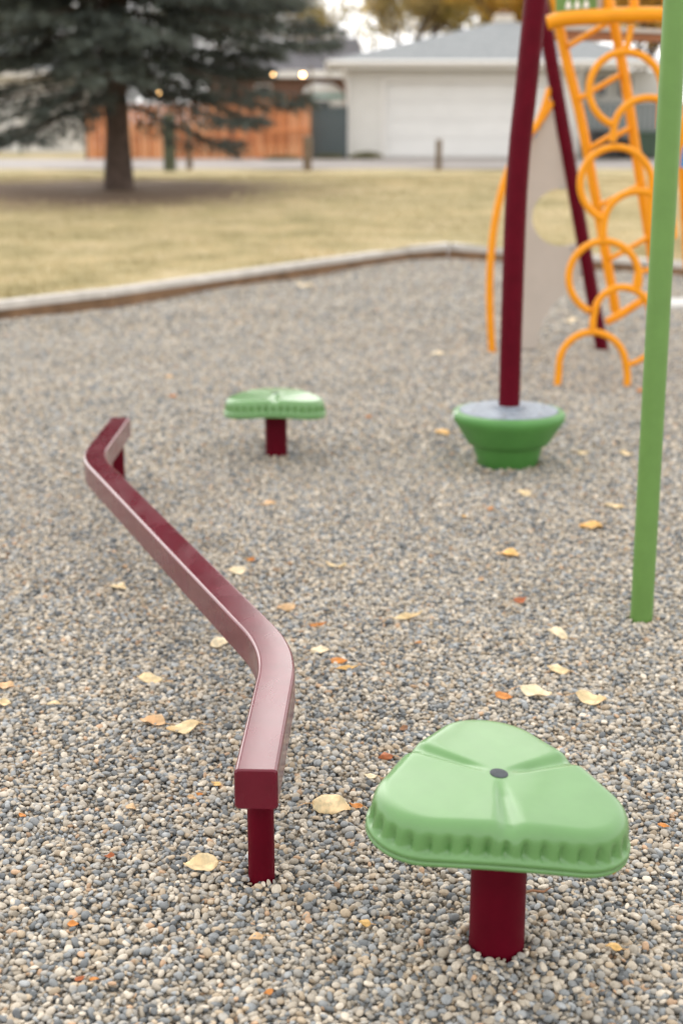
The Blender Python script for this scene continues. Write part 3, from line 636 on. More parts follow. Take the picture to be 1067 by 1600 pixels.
LV = [
 (836, 1090, 50, 'cream', 'large cream leaf with raised edge on gravel behind the tilted pod'), (922, 1097, 48, 'pale', 'oval pale leaf with dark stalk lying beside the cream leaf'),
 (235, 1074, 42, 'pale', 'broad pale yellow leaf on open gravel beside the beam bend'), (240, 1144, 42, 'tan', 'crumpled tan leaf touching the stalk of a curled pale leaf'),
 (287, 1154, 52, 'pale', 'curled pale leaf arching over gravel next to crumpled tan leaf'), (315, 1360, 54, 'pale', 'pale leaf with orange tip beside foot of the beam post'),
 (518, 1272, 62, 'pale', 'long wrinkled pale leaf between beam end and tilted pod'), (347, 1013, 38, 'cream', 'cream leaf lying against gravel at inside of beam bend'),
 (186, 924, 30, 'pale', 'flat pale leaf alone on gravel away from the beam'), (370, 898, 30, 'cream', 'pale leaf tucked behind the straight middle of the beam'),
 (447, 952, 30, 'tan', 'folded yellow leaf with dark edge behind the beam bend'), (525, 888, 36, 'pale', 'thin pale leaf seen edge-on in middle of gravel'),
 (636, 967, 50, 'pale', 'long narrow pale leaf lying flat in middle of gravel'), (500, 1026, 30, 'cream', 'small cream leaf lying near orange brown leaf'),
 (528, 1042, 30, 'orange', 'upright orange brown leaf leaning on a yellow leaf'), (543, 1054, 34, 'yellow', 'narrow yellow leaf under the orange brown leaf'),
 (871, 998, 36, 'cream', 'cream leaf on gravel beside foot of the green pole'), (871, 1053, 36, 'pale', 'pale yellow leaf between green pole foot and oval leaf'),
 (922, 829, 36, 'yellow', 'golden leaf standing up on gravel beside the green pole'), (793, 868, 34, 'yellow', 'golden cupped leaf on gravel between bowl and green pole'),
 (960, 800, 30, 'pale', 'pale yellow leaf touching gravel close behind the golden leaf'), (690, 681, 24, 'yellow', 'yellow leaf lying beside the green bowl'),
 (818, 779, 22, 'pale', 'pale small leaf on gravel in front of the bowl'), (420, 790, 24, 'tan', 'pale tan leaf in front of the level pod'),
 (10, 1080, 28, 'tan', 'tan leaf at edge of open gravel far from beam'), (10, 1108, 22, 'pale', 'little pale leaf near the tan leaf on open gravel'), (85, 1110, 22, 'pale', 'little pale scrap on gravel beside the broad pale yellow leaf'),
 (786, 1096, 28, 'orange', 'orange crumpled leaf beside the large cream leaf'), (950, 1365, 36, 'orange', 'rust orange leaf under the rim of the tilted pod'),
 (958, 1491, 26, 'yellow', 'light orange pointed leaf near the tilted pod post'), (602, 1192, 24, 'rust', 'red brown leaf half hidden behind the tilted pod'),
 (556, 1268, 22, 'orange', 'orange leaf tip beside the long wrinkled pale leaf'), (578, 1222, 22, 'cream', 'pale leaf half hidden behind the tilted pod rim'),
 (338, 1235, 18, 'yellow', 'small round yellow leaf beside the beam end'), (812, 938, 22, 'rust', 'small rusty red scrap on gravel beside the green pole'), (497, 981, 28, 'orange', 'thin orange scrap on gravel close to the beam bend'), (172, 1346, 16, 'rust', 'tiny rusty scrap on open gravel beyond the pale leaf with orange tip'),
 (570, 1452, 20, 'yellow', 'small yellow scrap on gravel beside the tilted pod post'), (420, 1567, 16, 'orange', 'small orange scrap on gravel in front of the beam post'), (126, 1537, 18, 'rust', 'rusty scrap paired with a smaller orange scrap on gravel'), (115, 1452, 18, 'orange', 'bent orange scrap lying alone on bare gravel'), (37, 1284, 15, 'orange', 'tiny orange scrap alone on open gravel'), (148, 1538, 15, 'orange', 'tiny orange scrap paired with a rusty scrap on gravel'),
 (270, 621, 14, 'orange', 'tiny orange scrap behind the far end of the beam'), (910, 712, 18, 'pale', 'little pale scrap on gravel beside the bowl spinner'), (978, 713, 22, 'pale', 'pale scrap on gravel between bowl spinner and green pole'), (400, 1475, 26, 'tan', 'slim tan scrap on gravel in front of the beam post foot'), (630, 1147, 16, 'brown', 'small brown scrap on gravel behind the tilted pod edge'), (1036, 1291, 18, 'orange', 'small orange scrap on gravel past the tilted pod rim'),
 (685, 557, 22, 'cream', 'pale scrap on gravel in front of the bowed yellow pipe foot'), (655, 1008, 14, 'orange', 'tiny orange scrap beside the long narrow pale leaf'), (392, 880, 14, 'orange', 'tiny orange scrap behind the pale leaf tucked behind the beam'), (300, 1255, 16, 'tan', 'small tan scrap beside the small round yellow leaf'), (312, 1250, 12, 'orange', 'tiny orange scrap touching a small tan scrap'), (205, 1270, 18, 'tan', 'small tan scrap on open gravel away from the beam end'), (852, 470, 20, 'cream', 'pale scrap on gravel behind the grey panel foot'), (890, 506, 22, 'cream', 'pale scrap on gravel beside the leaning red post foot'),
 (750, 905, 12, 'tan', 'tiny tan scrap in front of the golden cupped leaf'), (765, 800, 12, 'orange', 'tiny orange scrap in front of the bowl spinner'), (725, 812, 10, 'yellow', 'tiny yellow scrap in front of the bowl spinner'), (265, 590, 14, 'tan', 'tiny tan scrap on gravel beyond the beam far end'), (475, 450, 26, 'cream', 'pale scrap on gravel near the timber edging'), (575, 655, 10, 'orange', 'tiny orange scrap on gravel between level pod and bowl'), (1000, 612, 16, 'orange', 'orange scrap beside the foot of the lowest yellow ring'),
]
for i, (x, y, w, k, lab) in enumerate(LV):
    orange = k in ('orange', 'rust', 'brown', 'yellow')
    if lab is None:
        lab, g = ('little orange or rusty leaf scrap lying among the pebbles', GO) if orange else ('little pale leaf scrap lying among the pebbles', GP)
    else: g = 'fallen leaves on the gravel'
    build_leaf(x, y, w, k, lab, g, narrow=(.30 if 'narrow' in lab or 'thin' in lab else None))
tw_ = on_h(838, 1406)
MB().tube([(-.035, 0, .012), (-.01, .006, .016), (.015, .002, .015), (.032, .012, .020)], [.0035, .0032, .0028, .002], 8).build('twig', 'leaf_brown').location = (tw_.x, tw_.y, .004)
tag(bpy.data.objects['twig'], 'short brown twig lying behind the tilted pod post', 'twig')

# ================================================================== BACKGROUND
exec_background = True
def terrain(y): return lawn_h(0, y)
# lane behind the lawn
M['lane'] = mat('lane_asphalt', (0.33, 0.30, 0.28), 0.9, var=0.12, vscale=1.5, bump=0.4)
def build_lane():
    v = []; f = []; ys = [36.2, 37.2, 38.4, 39.6, 40.5]; xs = np.linspace(-60, 60, 121)
    for y in ys:
        for x in xs: v.append((x, y, lawn_h(x, y) + .025))
    n = len(xs); f = [(j * n + i, j * n + i + 1, (j + 1) * n + i + 1, (j + 1) * n + i) for j in range(len(ys) - 1) for i in range(n - 1)]
    tag(raw('lane', v, f, 'lane'), kind='structure')
build_lane()
YG = 41.2                                                       # front of the garage
def gx(px, Y=YG): return on_y(px, 200, Y).x
def gz(py, Y=YG): return on_y(533, py, Y).z
M['siding'] = mat('white_siding', (0.66, 0.645, 0.61), 0.6, var=0.03, vscale=2)
M['door_white'] = mat('garage_door_paint', (0.74, 0.735, 0.72), 0.5, var=0.03, vscale=1.5)
M['trim'] = mat('white_trim', (0.72, 0.70, 0.67), 0.5, var=0.03)
M['shingle'] = mat('grey_shingles', (0.20, 0.212, 0.218), 0.9, var=0.12, vscale=9, rgb2=(0.245, 0.256, 0.26), bump=0.8, bscale=18)
M['shingle_dark'] = mat('dark_shingles', (0.115, 0.110, 0.120), 0.9, var=0.15, vscale=6, bump=0.8, bscale=18)
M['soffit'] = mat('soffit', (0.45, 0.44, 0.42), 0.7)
M['brown_wall'] = mat('brown_siding', (0.16, 0.085, 0.060), 0.8, var=0.15, vscale=3)
M['cream'] = mat('cream_chimney', (0.62, 0.56, 0.48), 0.8, var=0.08)
M['concrete'] = mat('grey_concrete', (0.42, 0.39, 0.36), 0.9, var=0.1, vscale=3)
M['glass'] = mat('window_glass', (0.03, 0.035, 0.04), 0.08)

def lap_wall(x0, x1, y, z0, z1, pitch=.11):                     # lapped boards facing the camera, real laps
    mb = MB(); z = z0
    while z < z1 - .01:
        t = min(z + pitch, z1); mb.add([(x0, y - .016, z), (x1, y - .016, z), (x1, y, t), (x0, y, t), (x0, y + .05, t), (x1, y + .05, t), (x0, y + .05, z), (x1, y + .05, z)],
               [(0, 1, 2, 3), (3, 2, 5, 4), (0, 6, 7, 1), (6, 4, 5, 7), (0, 3, 4, 6), (1, 7, 5, 2)]); z = t
    return mb
def build_garage():
    x0, x1 = gx(541), gx(905); z0 = terrain(YG) - .05; ze = gz(106); d0, d1 = gx(602), gx(868); zd = gz(129)
    root = empty('garage', ((x0 + x1) / 2, YG, 0), 0, 'white detached garage with wide door and grey hip roof', 'garage'); org = root.location.copy()
    def B(name, m, mb, parent=root, **k): mb.v = [tuple(Vector(p) - org) for p in mb.v]; return mb.build(name, m, parent, **k)
    B('wall', 'siding', lap_wall(x0 + .1, d0 - .12, YG, z0 + .12, ze)); B('wall', 'siding', lap_wall(d1 + .12, x1 - .1, YG, z0 + .12, ze)); B('wall', 'siding', lap_wall(d0 - .12, d1 + .12, YG, zd + .12, ze, .105))
    B('side_wall', 'siding', MB().box(x0, x0 + .08, YG + .07, YG + 7, z0, ze)); B('side_wall', 'siding', MB().box(x1 - .08, x1, YG + .07, YG + 7, z0, ze)); B('back_wall', 'siding', MB().box(x0 + .08, x1 - .08, YG + 6.9, YG + 7, z0, ze))
    for a in (x0, x1 - .1): B('corner_board', 'trim', MB().box(a, a + .1, YG - .025, YG + .068, z0 + .1, ze))
    B('foundation', 'concrete', MB().box(x0 + .02, d0, YG + .005, YG + .06, z0, z0 + .118)); B('foundation', 'concrete', MB().box(d1, x1 - .02, YG + .005, YG + .06, z0, z0 + .118))
    fr = B('door_frame', 'trim', MB().box(d0 - .12, d0, YG - .03, YG + .16, z0 + .1, zd + .12)); B('door_frame', 'trim', MB().box(d1, d1 + .12, YG - .03, YG + .16, z0 + .1, zd + .12)); B('door_frame', 'trim', MB().box(d0 - .001 + .002, d1 - .002, YG - .03, YG + .16, zd, zd + .12))
    door = B('garage_door', 'door_white', MB().box(d0 + .005, d1 - .005, YG + .17, YG + .20, z0 + .08, zd))
    n = 4; hh = (zd - z0 - .1) / n
    for k in range(n):
        a = z0 + .1 + k * hh; B('door_section', 'door_white', MB().box(d0 + .01, d1 - .01, YG + .13, YG + .168, a + .004, a + hh - .004), door, bevel=.006)
    # hip roof
    e0, e1 = gx(510), gx(1032, YG + .3); yf, yb = YG - .55, YG + 8.0; zf = gz(95, yf); pk0 = on_y(784, 32, YG + 3.6); zr = pk0.z; xr0, xr1 = pk0.x, pk0.x + .25
    yr = YG + 3.6
    B('roof', 'shingle', MB().add([(e0, yf, zf), (e1, yf, zf), (e1, yb, zf), (e0, yb, zf), (xr0, yr, zr), (xr1, yr, zr), (xr0, yr + .6, zr), (xr1, yr + .6, zr)],
        [(0, 1, 5, 4), (1, 2, 7, 5), (2, 3, 6, 7), (3, 0, 4, 6), (4, 5, 7, 6), (3, 2, 1, 0)]))
    B('fascia', 'trim', MB().box(e0, e1, yf - .02, yf + .03, zf - .20, zf + .02)); B('fascia', 'trim', MB().box(e0 - .02, e0 + .03, yf + .035, yb, zf - .20, zf + .02))
    B('gutter', 'trim', MB().tube([(e0 - .03, yf - .08, zf - .05), (e1 + .03, yf - .08, zf - .05)], .065, 12), smooth=50)
    B('soffit', 'soffit', MB().box(e0 + .035, e1, yf + .035, YG - .03, zf - .19, zf - .16))
    for a in (e0 + .45,): B('downspout', 'trim', MB().tube([(a, yf - .08, zf - .1), (a + .05, YG - .2, zf - .45), (x0 + .06, YG - .09, zf - .65), (x0 + .06, YG - .09, z0 + .15)], .045, 10), smooth=50)
    B('downspout', 'trim', MB().tube([(x1 - .05, yf - .08, zf - .1), (x1 - .05, YG - .09, zf - .5), (x1 - .05, YG - .09, z0 + .15)], .045, 10), smooth=50)
    B('roof_vent', 'cream', MB().box(xr0 - .22, xr0 + .35, yr - .15, yr + .35, zr - .12, zr + .16), bevel=.03); B('vent_cap', 'brown_wall', MB().box(xr0 - .10, xr0 + .22, yr - .05, yr + .25, zr + .163, zr + .28), bevel=.03)
    # set-back wall under the wide eave
    w1 = gx(1036, YG + 1.8); yw = YG + 1.8
    B('recessed_wall', 'siding', lap_wall(x1, w1, yw, z0, zf - .16)); B('recessed_wall', 'siding', MB().box(w1 - .08, w1, yw + .06, YG + 7, z0, zf - .16))
    for a, b in ((930, 944), (962, 985)):
        q = B('window', 'trim', MB().box(gx(a, yw), gx(b, yw), yw - .06, yw - .02, gz(152, yw), gz(120, yw)), bevel=.006); B('pane', 'glass', MB().box(gx(a + 2, yw), gx(b - 2, yw), yw - .068, yw - .0605, gz(150, yw), gz(122, yw)), q)
    a0 = MB().box(d0 - .3, d1 + .3, 40.35, YG + .12, z0, z0 + .09); o = a0.build('apron', 'concrete'); tag(o, kind='structure')
build_garage()

# ---- board fences
M['cedar'] = mat('cedar_board', (0.56, 0.19, 0.065), 0.75, var=0.12, vscale=2.5, rgb2=(0.62, 0.25, 0.10))
M['cedar2'] = mat('cedar_board_dark', (0.36, 0.105, 0.032), 0.75, var=0.12, vscale=2.5, rgb2=(0.55, 0.20, 0.07))
M['cedar3'] = mat('cedar_board_pale', (0.60, 0.25, 0.11), 0.75, var=0.1, vscale=2.5, rgb2=(0.66, 0.31, 0.15))
M['slate'] = mat('slate_board', (0.075, 0.095, 0.100), 0.7, var=0.08, vscale=2)
M['grey_board'] = mat('grey_board', (0.19, 0.21, 0.21), 0.8, var=0.12, vscale=2)
def board_fence(name, x0, x1, Y, zt, mats, label, bw=.14, rails=(), rail_m=None, gap=.014, top_cap=True):
    z0 = terrain(Y) - .03; root = empty(name, ((x0 + x1) / 2, Y, z0), 0, label, 'fence'); org = root.location.copy(); n = max(1, round((x1 - x0) / bw)); st = (x1 - x0) / n
    h = zt - z0; me = MB().box(-st / 2 + gap / 2, st / 2 - gap / 2, 0, .02, .05, h).build('board', mats[0], root, bevel=.003).data
    first = bpy.data.objects[[o.name for o in root.children][0]]; 
    for i in range(n):
        o = first if i == 0 else bpy.data.objects.new('board', me)
        if i: C.objects.link(o); o.parent = root
        o.location = (x0 + st * (i + .5) - org.x, random.uniform(-.003, .003), random.uniform(-.012, .0)); 
        o.material_slots[0].link = 'OBJECT'; o.material_slots[0].material = M[random.choice(mats)]
    for r in rails:
        mb = MB().box(x0 - org.x, x1 - org.x, -.045, -.005, h * r - .045, h * r + .045); mb.build('rail', rail_m or mats[0], root, bevel=.005)
    k = max(2, round((x1 - x0) / 2.4) + 1)
    for i in range(k): a = x0 + (x1 - x0) * i / (k - 1) - org.x; MB().box(a - .045, a + .045, .025, .115, 0, h + .03).build('post', rail_m or mats[0], root, bevel=.005)
    if top_cap: MB().box(x0 - org.x, x1 - org.x, -.03, .06, h + .002, h + .03).build('cap_rail', rail_m or mats[0], root, bevel=.004)
    return root
YF = 41.0
board_fence('cedar_fence', gx(136, YF), gx(400, YF), YF, gz(163, YF), ['cedar', 'cedar2', 'cedar3'], 'orange cedar board fence partly hidden behind the spruce')
board_fence('cedar_gate', gx(402, YF - .3), gx(484, YF - .3), YF - .3, gz(152, YF - .3), ['cedar', 'cedar2', 'cedar3'], 'orange cedar gate panel with middle rail beside slate panel', rails=(.48, .97, .06), rail_m='cedar')
board_fence('slate_fence', gx(488, YF), gx(540, YF), YF, gz(168, YF), ['slate'], 'dark slate panel fence between cedar gate and white garage', bw=.2, gap=.002)
board_fence('grey_fence', gx(908, YF + .2), gx(1120, YF + .2), YF + .2, gz(162, YF + .2), ['grey_board'], 'grey board fence beyond the ring climber beside the garage', rail_m='grey_board')

# ---- trailer roof above the slate fence
M['rv_white'] = mat('trailer_white', (0.72, 0.74, 0.73), 0.35); M['teal'] = mat('teal_stripe', (0.22, 0.42, 0.40), 0.4)
def build_trailer():
    Y = 44.0; x0, x1 = gx(470, Y), gx(539, Y); zt = gz(131, Y); z0 = terrain(Y)
    root = empty('camper_trailer', ((x0 + x1) / 2, Y, z0), 0, 'white camper trailer with teal stripe behind the slate fence', 'trailer'); w = (x1 - x0) / 2; h = zt - z0
    prof = [(-w, .45), (-w * 1.0, h * .72), (-w * .82, h * .93), (-w * .5, h), (w * .5, h), (w * .9, h * .9), (w, h * .7), (w, .45)]
    MB().prism([Vector((a, 0, b)) for a, b in prof], (0, 2.1, 0)).build('body', 'rv_white', root, bevel=.05)
    MB().box(-w * .98, w * .98, -.012, -.002, h * .80, h * .86).build('stripe', 'teal', root); MB().box(-w * .6, w * .3, -.015, -.002, h * .62, h * .76).build('window', 'glass', root)
    MB().box(-w * .98, w * .98, -.012, -.002, h * .54, h * .60).build('stripe', 'teal', root)
    for s in (-.35, .35):
        q = MB().lathe([(.30, 0), (.32, .05), (.32, .15), (.30, .2)], 28).build('wheel', 'rubber', root, smooth=40); q.location = (w * s, .25, .32); q.rotation_euler = (PI / 2, 0, 0)
build_trailer()

# ---- the brown house further back, with its chimney
def build_house():
    Y = 56.0; X = lambda p: gx(p, Y); Z = lambda p: gz(p, Y); z0 = terrain(Y)
    root = empty('brown_house', (X(470), Y, z0), 0, 'brown house with dark roof and pale chimney behind the garden', 'house'); org = root.location.copy()
    def B(name, m, mb, parent=root, **k): mb.v = [tuple(Vector(p) - org) for p in mb.v]; return mb.build(name, m, parent, **k)
    x0, x1 = X(330), X(556); B('wall', 'brown_wall', MB().box(x0, x1, Y, Y + 8, z0, Z(122)))
    e = .5; zr = Z(52) ; ze = Z(112)
    B('roof', 'shingle_dark', MB().add([(x0 - e, Y - e, ze), (x1 + e, Y - e, ze), (x1 + e, Y + 8 + e, ze), (x0 - e, Y + 8 + e, ze), (x0 + 3, Y + 3, zr), (x1 + .1, Y + 3, zr), (x1 + .1, Y + 5, zr), (x0 + 3, Y + 5, zr)],
        [(0, 1, 5, 4), (1, 2, 6, 5), (2, 3, 7, 6), (3, 0, 4, 7), (4, 5, 6, 7), (3, 2, 1, 0)]))
    B('fascia', 'trim', MB().box(x0 - e, x1 + e, Y - e - .04, Y - e - .002, ze - .22, ze + .02))
    ch = B('chimney', 'cream', MB().box(X(465), X(480), Y + 1.2, Y + 2.0, Z(80), Z(30)), bevel=.02); B('chimney_cap', 'concrete', MB().box(X(463.5), X(481.5), Y + 1.1, Y + 2.1, Z(30) + .003, Z(28)), ch)
    for a, b in ((400, 425), (500, 522)):
        q = B('window', 'trim', MB().box(X(a), X(b), Y - .05, Y - .002, Z(160), Z(132)), bevel=.01); B('pane', 'glass', MB().box(X(a + 2), X(b - 2), Y - .06, Y - .052, Z(158), Z(134)), q)
build_house()
# ---- pale house showing through the spruce
def build_pale_house():
    Y = 47.0; X = lambda p: gx(p, Y); Z = lambda p: gz(p, Y); z0 = terrain(Y); x0, x1 = X(-170), X(128)
    root = empty('pale_house', ((x0 + x1) / 2, Y, z0), 0, 'pale stucco house glimpsed through the spruce branches', 'house'); org = root.location.copy()
    def B(name, m, mb, parent=root, **k): mb.v = [tuple(Vector(p) - org) for p in mb.v]; return mb.build(name, m, parent, **k)
    B('wall', 'siding', lap_wall(x0, x1, Y, z0, Z(110), .2)); B('wall', 'siding', MB().box(x0, x1, Y + .06, Y + 7, z0, Z(110)))
    e = .5; ze = Z(110) + .002; zr = Z(40)
    B('roof', 'shingle', MB().add([(x0 - e, Y - e, ze), (x1 + e, Y - e, ze), (x1 + e, Y + 7 + e, ze), (x0 - e, Y + 7 + e, ze), (x0 + 3, Y + 3.5, zr), (x1 - 3, Y + 3.5, zr)], [(0, 1, 5, 4), (1, 2, 5), (2, 3, 4, 5), (3, 0, 4), (3, 2, 1, 0)]))
    B('fascia', 'trim', MB().box(x0 - e, x1 + e, Y - e - .04, Y - e - .002, ze - .2, ze + .02))
    B('garage_door', 'door_white', MB().box(X(-90), X(30), Y - .06, Y - .02, z0, Z(160)), bevel=.01)
    for a, b in ((60, 84),):
        q = B('window', 'trim', MB().box(X(a), X(b), Y - .07, Y - .02, Z(190), Z(150)), bevel=.01); B('pane', 'glass', MB().box(X(a + 3), X(b - 3), Y - .08, Y - .072, Z(187), Z(153)), q)
build_pale_house()

# ---- bins by the grey fence
M['bin_black'] = mat('black_bin', (0.018, 0.017, 0.018), 0.5); M['bin_green'] = mat('green_bin', (0.035, 0.065, 0.04), 0.5)
def build_bin(px0, px1, pyt, pyb, m, label):
    Y = YF - .75; x0, x1 = gx(px0, Y), gx(px1, Y); z0 = terrain(Y) + .025; zt = gz(pyt, Y); w = (x1 - x0) / 2; h = zt - z0
    root = empty('wheelie_bin', ((x0 + x1) / 2, Y, z0), 0, label, 'bin', 'bins by the grey fence')
    b = [(-w * .85, -.26), (w * .85, -.26), (w * .85, .26), (-w * .85, .26)]; t = [(-w, -.34), (w, -.34), (w, .34), (-w, .34)]
    MB().add([(a, c, .06) for a, c in b] + [(a, c, h * .92) for a, c in t], [(3, 2, 1, 0), (4, 5, 6, 7), (0, 1, 5, 4), (1, 2, 6, 5), (2, 3, 7, 6), (3, 0, 4, 7)]).build('body', m, root, bevel=.03)
    MB().add([(-w * 1.05, -.4, h * .925), (w * 1.05, -.4, h * .925), (w * 1.05, .38, h * .925), (-w * 1.05, .38, h * .925), (-w * .95, -.33, h * .97), (w * .95, -.33, h * .97), (w * .95, .34, h), (-w * .95, .34, h)], [(3, 2, 1, 0), (4, 5, 6, 7), (0, 1, 5, 4), (1, 2, 6, 5), (2, 3, 7, 6), (3, 0, 4, 7)]).build('lid', m, root, bevel=.02)
    for s in (-1, 1): q = MB().lathe([(.11, 0), (.12, .02), (.12, .05), (.11, .07)], 20).build('wheel', 'rubber', root, smooth=40); q.location = (s * w * .8 - .035, .24, .12); q.rotation_euler = (0, PI / 2, 0)
build_bin(922, 968, 203, 262, 'bin_black', 'black wheeled bin beside the white garage corner'); build_bin(972, 990, 216, 262, 'bin_black', 'narrow black wheeled bin between wide black bin and green bin'); build_bin(992, 1026, 204, 262, 'bin_green', 'dark green wheeled bin against the grey fence')

# ---- bollards along the lane
M['bollard'] = mat('weathered_post', (0.17, 0.125, 0.085), 0.9, var=0.25, vscale=5, bump=0.6, bscale=25); M['bollard_moss'] = mat('mossy_post', (0.085, 0.095, 0.06), 0.9, var=0.25, vscale=5, bump=0.6, bscale=25)
def build_bollard(px, pyt, w, Y, m, label):
    x = gx(px, Y); z0 = terrain(Y); h = gz(pyt, Y) - z0; r = w / 2
    root = empty('bollard', (x, Y, z0), random.uniform(-.2, .2), label, 'bollard', 'wooden bollards along the lane')
    MB().lathe([(r, -.2), (r * 1.02, .0), (r * .99, h * .5), (r, h - .075)], 14).build('shaft', m, root, smooth=50)
    MB().lathe([(r * .9, h - .078), (r * .9, h - .06), (r, h - .058), (r, h - .03), (r * .8, h), (r * .3, h + .006)], 14).build('head', m, root, smooth=50)
build_bollard(480, 213, .21, 35.6, 'bollard', 'brown round wooden bollard in front of the cedar gate'); build_bollard(686, 218, .15, 35.6, 'bollard', 'slim dark wooden bollard in front of the white garage door')
build_bollard(264, 178, .30, 35.0, 'bollard_moss', 'thick mossy wooden bollard in front of the cedar fence'); build_bollard(295, 200, .14, 35.4, 'bollard', 'slim brown wooden bollard beside the thick mossy bollard')

# ---- string lights
def emis(name, c, s):
    m = bpy.data.materials.new(name); m.use_nodes = True; p = m.node_tree.nodes['Principled BSDF']; p.inputs['Base Color'].default_value = (*c, 1); p.inputs['Emission Color'].default_value = (*c, 1); p.inputs['Emission Strength'].default_value = s; return m
M['bulb'] = emis('warm_bulb', (1.0, 0.56, 0.20), 16)
def build_lights():
    Y = 40.3; B = [(473, 117), (427, 117), (250, 145)]
    posts = [on_y(a, b, Y) for a, b in ((130, 118), (250, 141), (340, 128), (427, 113), (473, 113), (486, 106))]
    root = empty('string_lights', (posts[4].x, Y, terrain(Y)), 0, 'string of warm round bulbs hung over the cedar fence', 'string lights'); org = root.location.copy()
    MB().tube([p - org for p in smooth_path(posts, 6)], .008, 6).build('cable', 'rubber', root)
    for a, b in B:
        p = on_y(a, b, Y) - org; r = .045 if a != 427 else .025
        q = MB().lathe([(.01, r * 1.1), (r * .6, r * .8), (r, 0), (r * .7, -r * .7), (r * .1, -r)], 16).build('bulb', 'bulb', root, smooth=60); q.location = p
        q = MB().lathe([(.02, 0), (.02, .05)], 10).build('socket', 'rubber', root); q.location = p + Vector((0, 0, r * 1.1))
    for px in (130, 486):
        a = on_y(px, 118 if px == 130 else 106, Y + .02); MB().box(a.x - org.x - .03, a.x - org.x + .03, -.01, .05, 0, a.z - org.z + .02).build('pole', 'bollard', root)
build_lights()

# ---- spruce
M['bark'] = mat('spruce_bark', (0.085, 0.058, 0.045), 0.95, var=0.3, vscale=6, bump=0.9, bscale=22)
M['needles'] = mat('spruce_needles', (0.011, 0.015, 0.009), 0.7, var=0.3, vscale=1.9, rgb2=(0.105, 0.125, 0.108))
def build_spruce():
    c = on_y(186, 287, 27.0); z0 = terrain(27.0); x, y = c.x, 27.0
    root = empty('spruce_tree', (x, y, z0), 0, 'large dark blue-green spruce standing on the lawn', 'tree')
    H = 15.0; r = np.random.default_rng(5)
    MB().tube([(.02 * math.sin(i), 0, -.1 + H * i / 14) for i in range(15)], [.235 + .06 * (i == 0) - .0158 * i for i in range(15)], 16).build('trunk', 'bark', root, smooth=60)
    tw = MB(); NV = []; NF = []; cnt = 0
    def spray(p, d, ln, w):                                     # a twig: narrow blades round its axis
        nonlocal cnt
        u = np.cross(d, [0, 0, 1]); u /= (np.linalg.norm(u) + 1e-6); v2 = np.cross(d, u)
        k = 7; a = r.uniform(0, 6.28, k); st = r.uniform(0, .75, k)[:, None]; side = np.cos(a)[:, None] * u + np.sin(a)[:, None] * v2
        b = p + d * ln * st; tip = b + d * ln * r.uniform(.25, .5, k)[:, None] + side * (w * r.uniform(.5, 1.3, k))[:, None]; wd = np.cross(d, side) * (w * .16)
        NV.append(np.stack([b - wd, b + wd, tip], 1).reshape(-1, 3)); NF.append(np.arange(3 * k).reshape(-1, 3) + cnt); cnt += 3 * k
    h = 1.6; wh = 0
    while h < H - .4:
        low = h < 5.2; t = (h - 1.6) / (H - 1.6); L0 = (3.3 + .5 * min(1, (h - 1.6) / 2)) * (1 - t) ** .8 + .25; nb = (7 if h < 2.4 else 9) if low else 8; a0 = r.uniform(0, 6.28)
        for b in range(nb):
            az = a0 + 2 * PI * b / nb + r.normal(0, .2); L = L0 * r.uniform(.72, 1.12); hb = h + r.normal(0, .09)
            if hb < 2.5 and r.random() < .22: continue
            up = -.05 + .45 * t; sag = .30 * (1 - t) * r.uniform(.7, 1.3); n = 12; pts = []
            for i in range(n + 1):
                s = i / n; rr = L * s; z = hb + up * rr - sag * L * s ** 1.4 * .62 + .20 * L * max(0, s - .68) ** 1.5; pts.append(np.array([rr * math.cos(az + .1 * s), rr * math.sin(az + .1 * s), z]))
            tw.tube([Vector(q) for q in pts], [.030 * (1 - i / n) + .006 for i in range(n + 1)], 5, cap=False)
            per = 34 if low else 17
            for i in range(2, n):
                d = pts[i + 1] - pts[i]; d /= np.linalg.norm(d); sd = np.array([-math.sin(az), math.cos(az), 0])
                for q in range(per):
                    s = (i + r.random()) / n; base = pts[i] + (pts[i + 1] - pts[i]) * r.random(); sg = r.choice([-1, 1])
                    reach = (.20 + .75 * (1 - abs(2 * s - 1)) ** .8) * min(1.0, L / 3) * r.uniform(.15, 1.0)
                    m = d * reach * .55 + sd * sg * reach * .8 + np.array([0, 0, -.22 * reach - abs(r.normal(0, .03))]); p = base + m; p[2] = max(p[2], .62 + .3 * r.random())
                    dd = d * r.uniform(.35, .9) + sd * sg * r.uniform(.2, .8) + np.array([0, 0, -r.uniform(-.15, .5)]); dd /= np.linalg.norm(dd)
                    spray(p, dd, r.uniform(.18, .36), .062 if low else .15)
            for q in range(6): spray(pts[-1], (pts[-1] - pts[-2]) / np.linalg.norm(pts[-1] - pts[-2]) + r.normal(0, .25, 3), .28, .06)
        h += ((.34 if h < 2.4 else .24) if low else .32); wh += 1
    tw.build('branches', 'bark', root)
    raw('crown', np.concatenate(NV), np.concatenate(NF), 'needles', root)
build_spruce()

